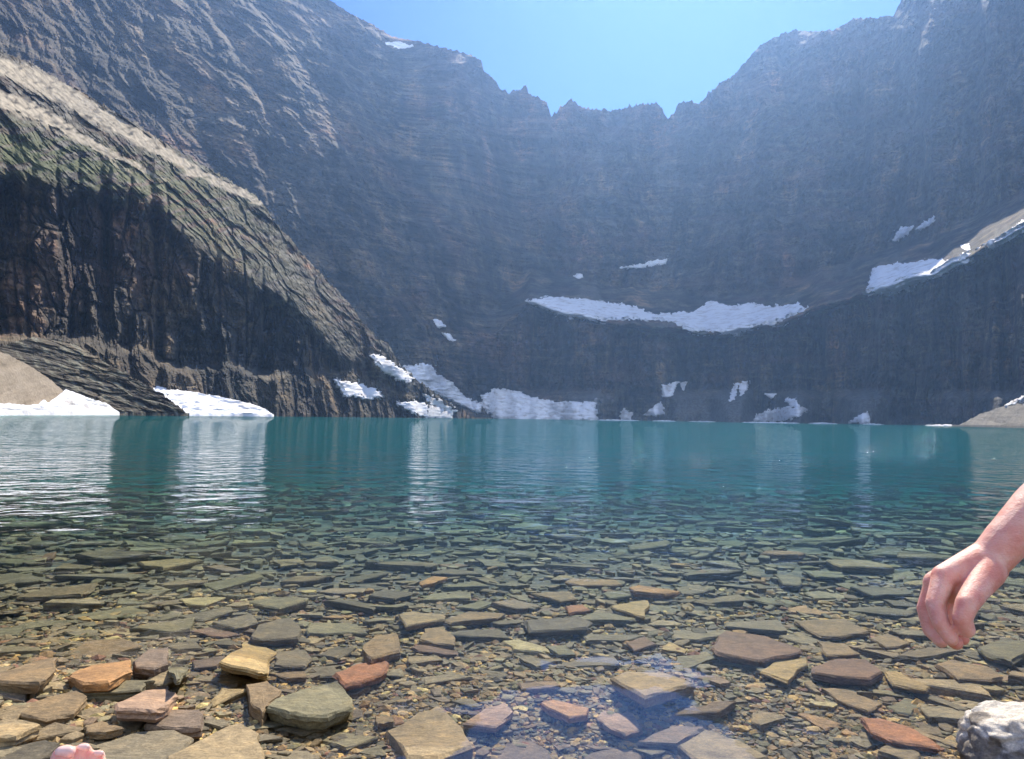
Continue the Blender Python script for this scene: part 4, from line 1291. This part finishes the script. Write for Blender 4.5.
body("shorts", [[(hip, .152), (hip + Vector((0, 0, -.03)), .15)], [(hip, .115), (hip.lerp(knee1, .8), .085)], [(hip, .115), (hip.lerp(knee2, .8), .085)]], M_SHORT, .007, 3, person)
bmn = bmesh.new()

# boulder they sit on
def rock(loc, s, col, label, seed, sub=5):
    bm = bmesh.new(); bmesh.ops.create_icosphere(bm, subdivisions=sub, radius=1.0)
    V = np.array([v_.co[:] for v_ in bm.verts]); faces = np.array([[v_.index for v_ in f_.verts] for f_ in bm.faces]); bm.free()
    n1 = fbm(V[:, 0] * 1.2 + seed, V[:, 1] * 1.2, V[:, 2] * 1.2, 4, 720)
    o = link_mesh("boulder", V * (1 + .22 * n1)[:, None] * np.array(s), faces, M_STONE, col=np.tile(col, (len(V), 1)))
    o.location = loc
    tag(o, label, "boulder")
    return o


rock((hip.x + .02, hip.y + .08, 0.0), (.26, .26, .15), (.2, .17, .13), "broad brown boulder the person at the right sits on", 3)

# -- the one who takes the photograph: bare toes show at lower left
toe_c = pt(76, 752, 1.0)
M2 = bpy.data.objects.new("person", None); COL.objects.link(M2)
tag(M2, "seated person seen only by the pink bare toes poking up at lower left", "person")
T = lambda px, py, D, r_: (pt(px, py, D), r_)
heel = pt(76, 752, 1.0) + Vector((.03, -.17, -.13))
heel.z = .075
ank = heel + Vector((.01, -.03, .06))
ball = [pt(63, 792, .975), pt(75, 790, .975), pt(84, 790, .975), pt(92, 792, .97), pt(100, 796, .965)]
toes = [[(ball[0], .017), T(61, 768, 1.0, .0125), T(64, 758, 1.0, .0130)],
        [(ball[1], .012), T(79, 764, 1.0, .0078), T(83, 751.5, 1.0, .0086)],
        [(ball[2], .012), T(94, 766, 1.0, .0068), T(98, 757, 1.0, .0074)],
        [(ball[3], .011), T(106, 774, .995, .0062), T(110, 766, .995, .0068)],
        [(ball[4], .011), T(117, 784, .99, .0060), T(120, 777, .99, .0064)]]
knee = Vector((-.27, .30, .36)); hp = Vector((-.16, -.30, .17))
foot = [[(heel, .030), (b_, .017)] for b_ in ball] + [[(ank, .034), (b_, .016)] for b_ in ball]
torso_b = Vector((0, -.36, .26)); torso_t = Vector((0, -.52, .62))
body("body", toes + foot + [[(heel, .030), (ank, .036), (ank.lerp(knee, .25), .036), (ank.lerp(knee, .7), .055), (knee, .055), (hp, .085), (torso_b, .12)],
     [(torso_b, .14), (torso_t, .13), (torso_t + Vector((0, .01, .2)), .06)],
     [(torso_b, .12), (Vector((.17, -.30, .17)), .085), (Vector((.30, .16, .33)), .055), (Vector((.26, .22, .22)), .05), (Vector((.24, .26, .08)), .035), (Vector((.25, .38, .04)), .028)],
     [(torso_t + Vector((-.18, 0, .06)), .05), (torso_t + Vector((-.26, .10, -.16)), .04), (torso_t + Vector((-.12, .36, -.10)), .027)],
     [(torso_t + Vector((.18, 0, .06)), .05), (torso_t + Vector((.26, .10, -.16)), .04), (torso_t + Vector((.12, .36, -.10)), .027)]],
     M_SKIN, .0026, 3, M2, blobs=[(torso_t + Vector((0, .03, .33)), (.075, .09, .112))])
for q_ in toes[:3]:
    tip, rr_ = q_[-1]
    dv = (Vector((0, 0, CAMH)) - tip).normalized()
    up_ = (Vector((0, .25, 1))).normalized()
    cn_ = tip + dv * rr_ * .62 + up_ * rr_ * .45
    body("nail", [[(cn_ - Vector((rr_ * .35, 0, 0)), rr_ * .42), (cn_ + Vector((rr_ * .35, 0, 0)), rr_ * .42)]], M_NAIL, .0009, 1, M2)
body("shirt", [[(torso_b + Vector((0, 0, .02)), .152), (torso_t, .145)], [(torso_t + Vector((-.18, 0, .06)), .065), (torso_t, .12)], [(torso_t + Vector((.18, 0, .06)), .065), (torso_t, .12)]], M_SHIRT, .007, 3, M2)
body("shorts", [[(torso_b + Vector((0, 0, -.05)), .15), (torso_b, .152)], [(hp, .10), (hp.lerp(knee, .6), .082)], [(Vector((.17, -.30, .17)), .10), (Vector((.25, -.02, .26)), .082)]], M_SHORT, .007, 3, M2)
body("hair", [], M_HAIR, .006, 3, M2, blobs=[(torso_t + Vector((0, .005, .36)), (.084, .088, .10))])
rock((0, -.42, .0), (.36, .28, .14), (.2, .18, .15), "flat boulder by the shore that the seated person rests on", 7)

# ------------------------------------------------------------------ small firs on the crest at the right edge
M_BARK = mat_plain("bark", (.10, .07, .05)); M_FIR = mat_plain("fir_needles", (.035, .055, .025), .9, 3)
for i, (px, py, hgt, lab) in enumerate([(1016, 238, 4.2, "tiny dark fir on the ridge crest, left of two at the right edge"), (1021, 235, 3.2, "shorter tiny fir on the ridge crest, right at the edge")]):
    az, e = pix2ang(float(px), float(py)); Rr_ = float(R_head(np.array([az]), np.array([e]))[0]) - .5
    b0 = Vector((math.sin(az) * Rr_, math.cos(az) * Rr_, CAMH + Rr_ * float(e) - .4))
    fir = bpy.data.objects.new("fir_tree", None); COL.objects.link(fir); fir.location = b0
    tag(fir, lab, "tree", "firs on the ridge crest")
    bm = bmesh.new(); bmesh.ops.create_cone(bm, cap_ends=True, segments=8, radius1=.16, radius2=.03, depth=hgt, matrix=Matrix.Translation((0, 0, hgt / 2)))
    me = bpy.data.meshes.new("trunk"); bm.to_mesh(me); bm.free(); me.materials.append(M_BARK)
    to = bpy.data.objects.new("trunk", me); COL.objects.link(to); to.parent = fir
    rr_ = random.Random(i); V, F = [], []
    for k in range(700):
        t = rr_.uniform(.08, 1); rad_ = (1 - t) * hgt * .26 * rr_.uniform(.3, 1.1) + .05; a = rr_.uniform(0, 6.28)
        c_ = Vector((math.cos(a) * rad_, math.sin(a) * rad_, t * hgt - rad_ * .25)); s_ = .18
        n0 = len(V)
        for q_ in range(3): V.append(c_ + Vector((rr_.uniform(-s_, s_), rr_.uniform(-s_, s_), rr_.uniform(-s_, s_) * .5)))
        F.append((n0, n0 + 1, n0 + 2))
    link_mesh("crown", np.array([q_[:] for q_ in V]), F, M_FIR, parent=fir)
print("done")
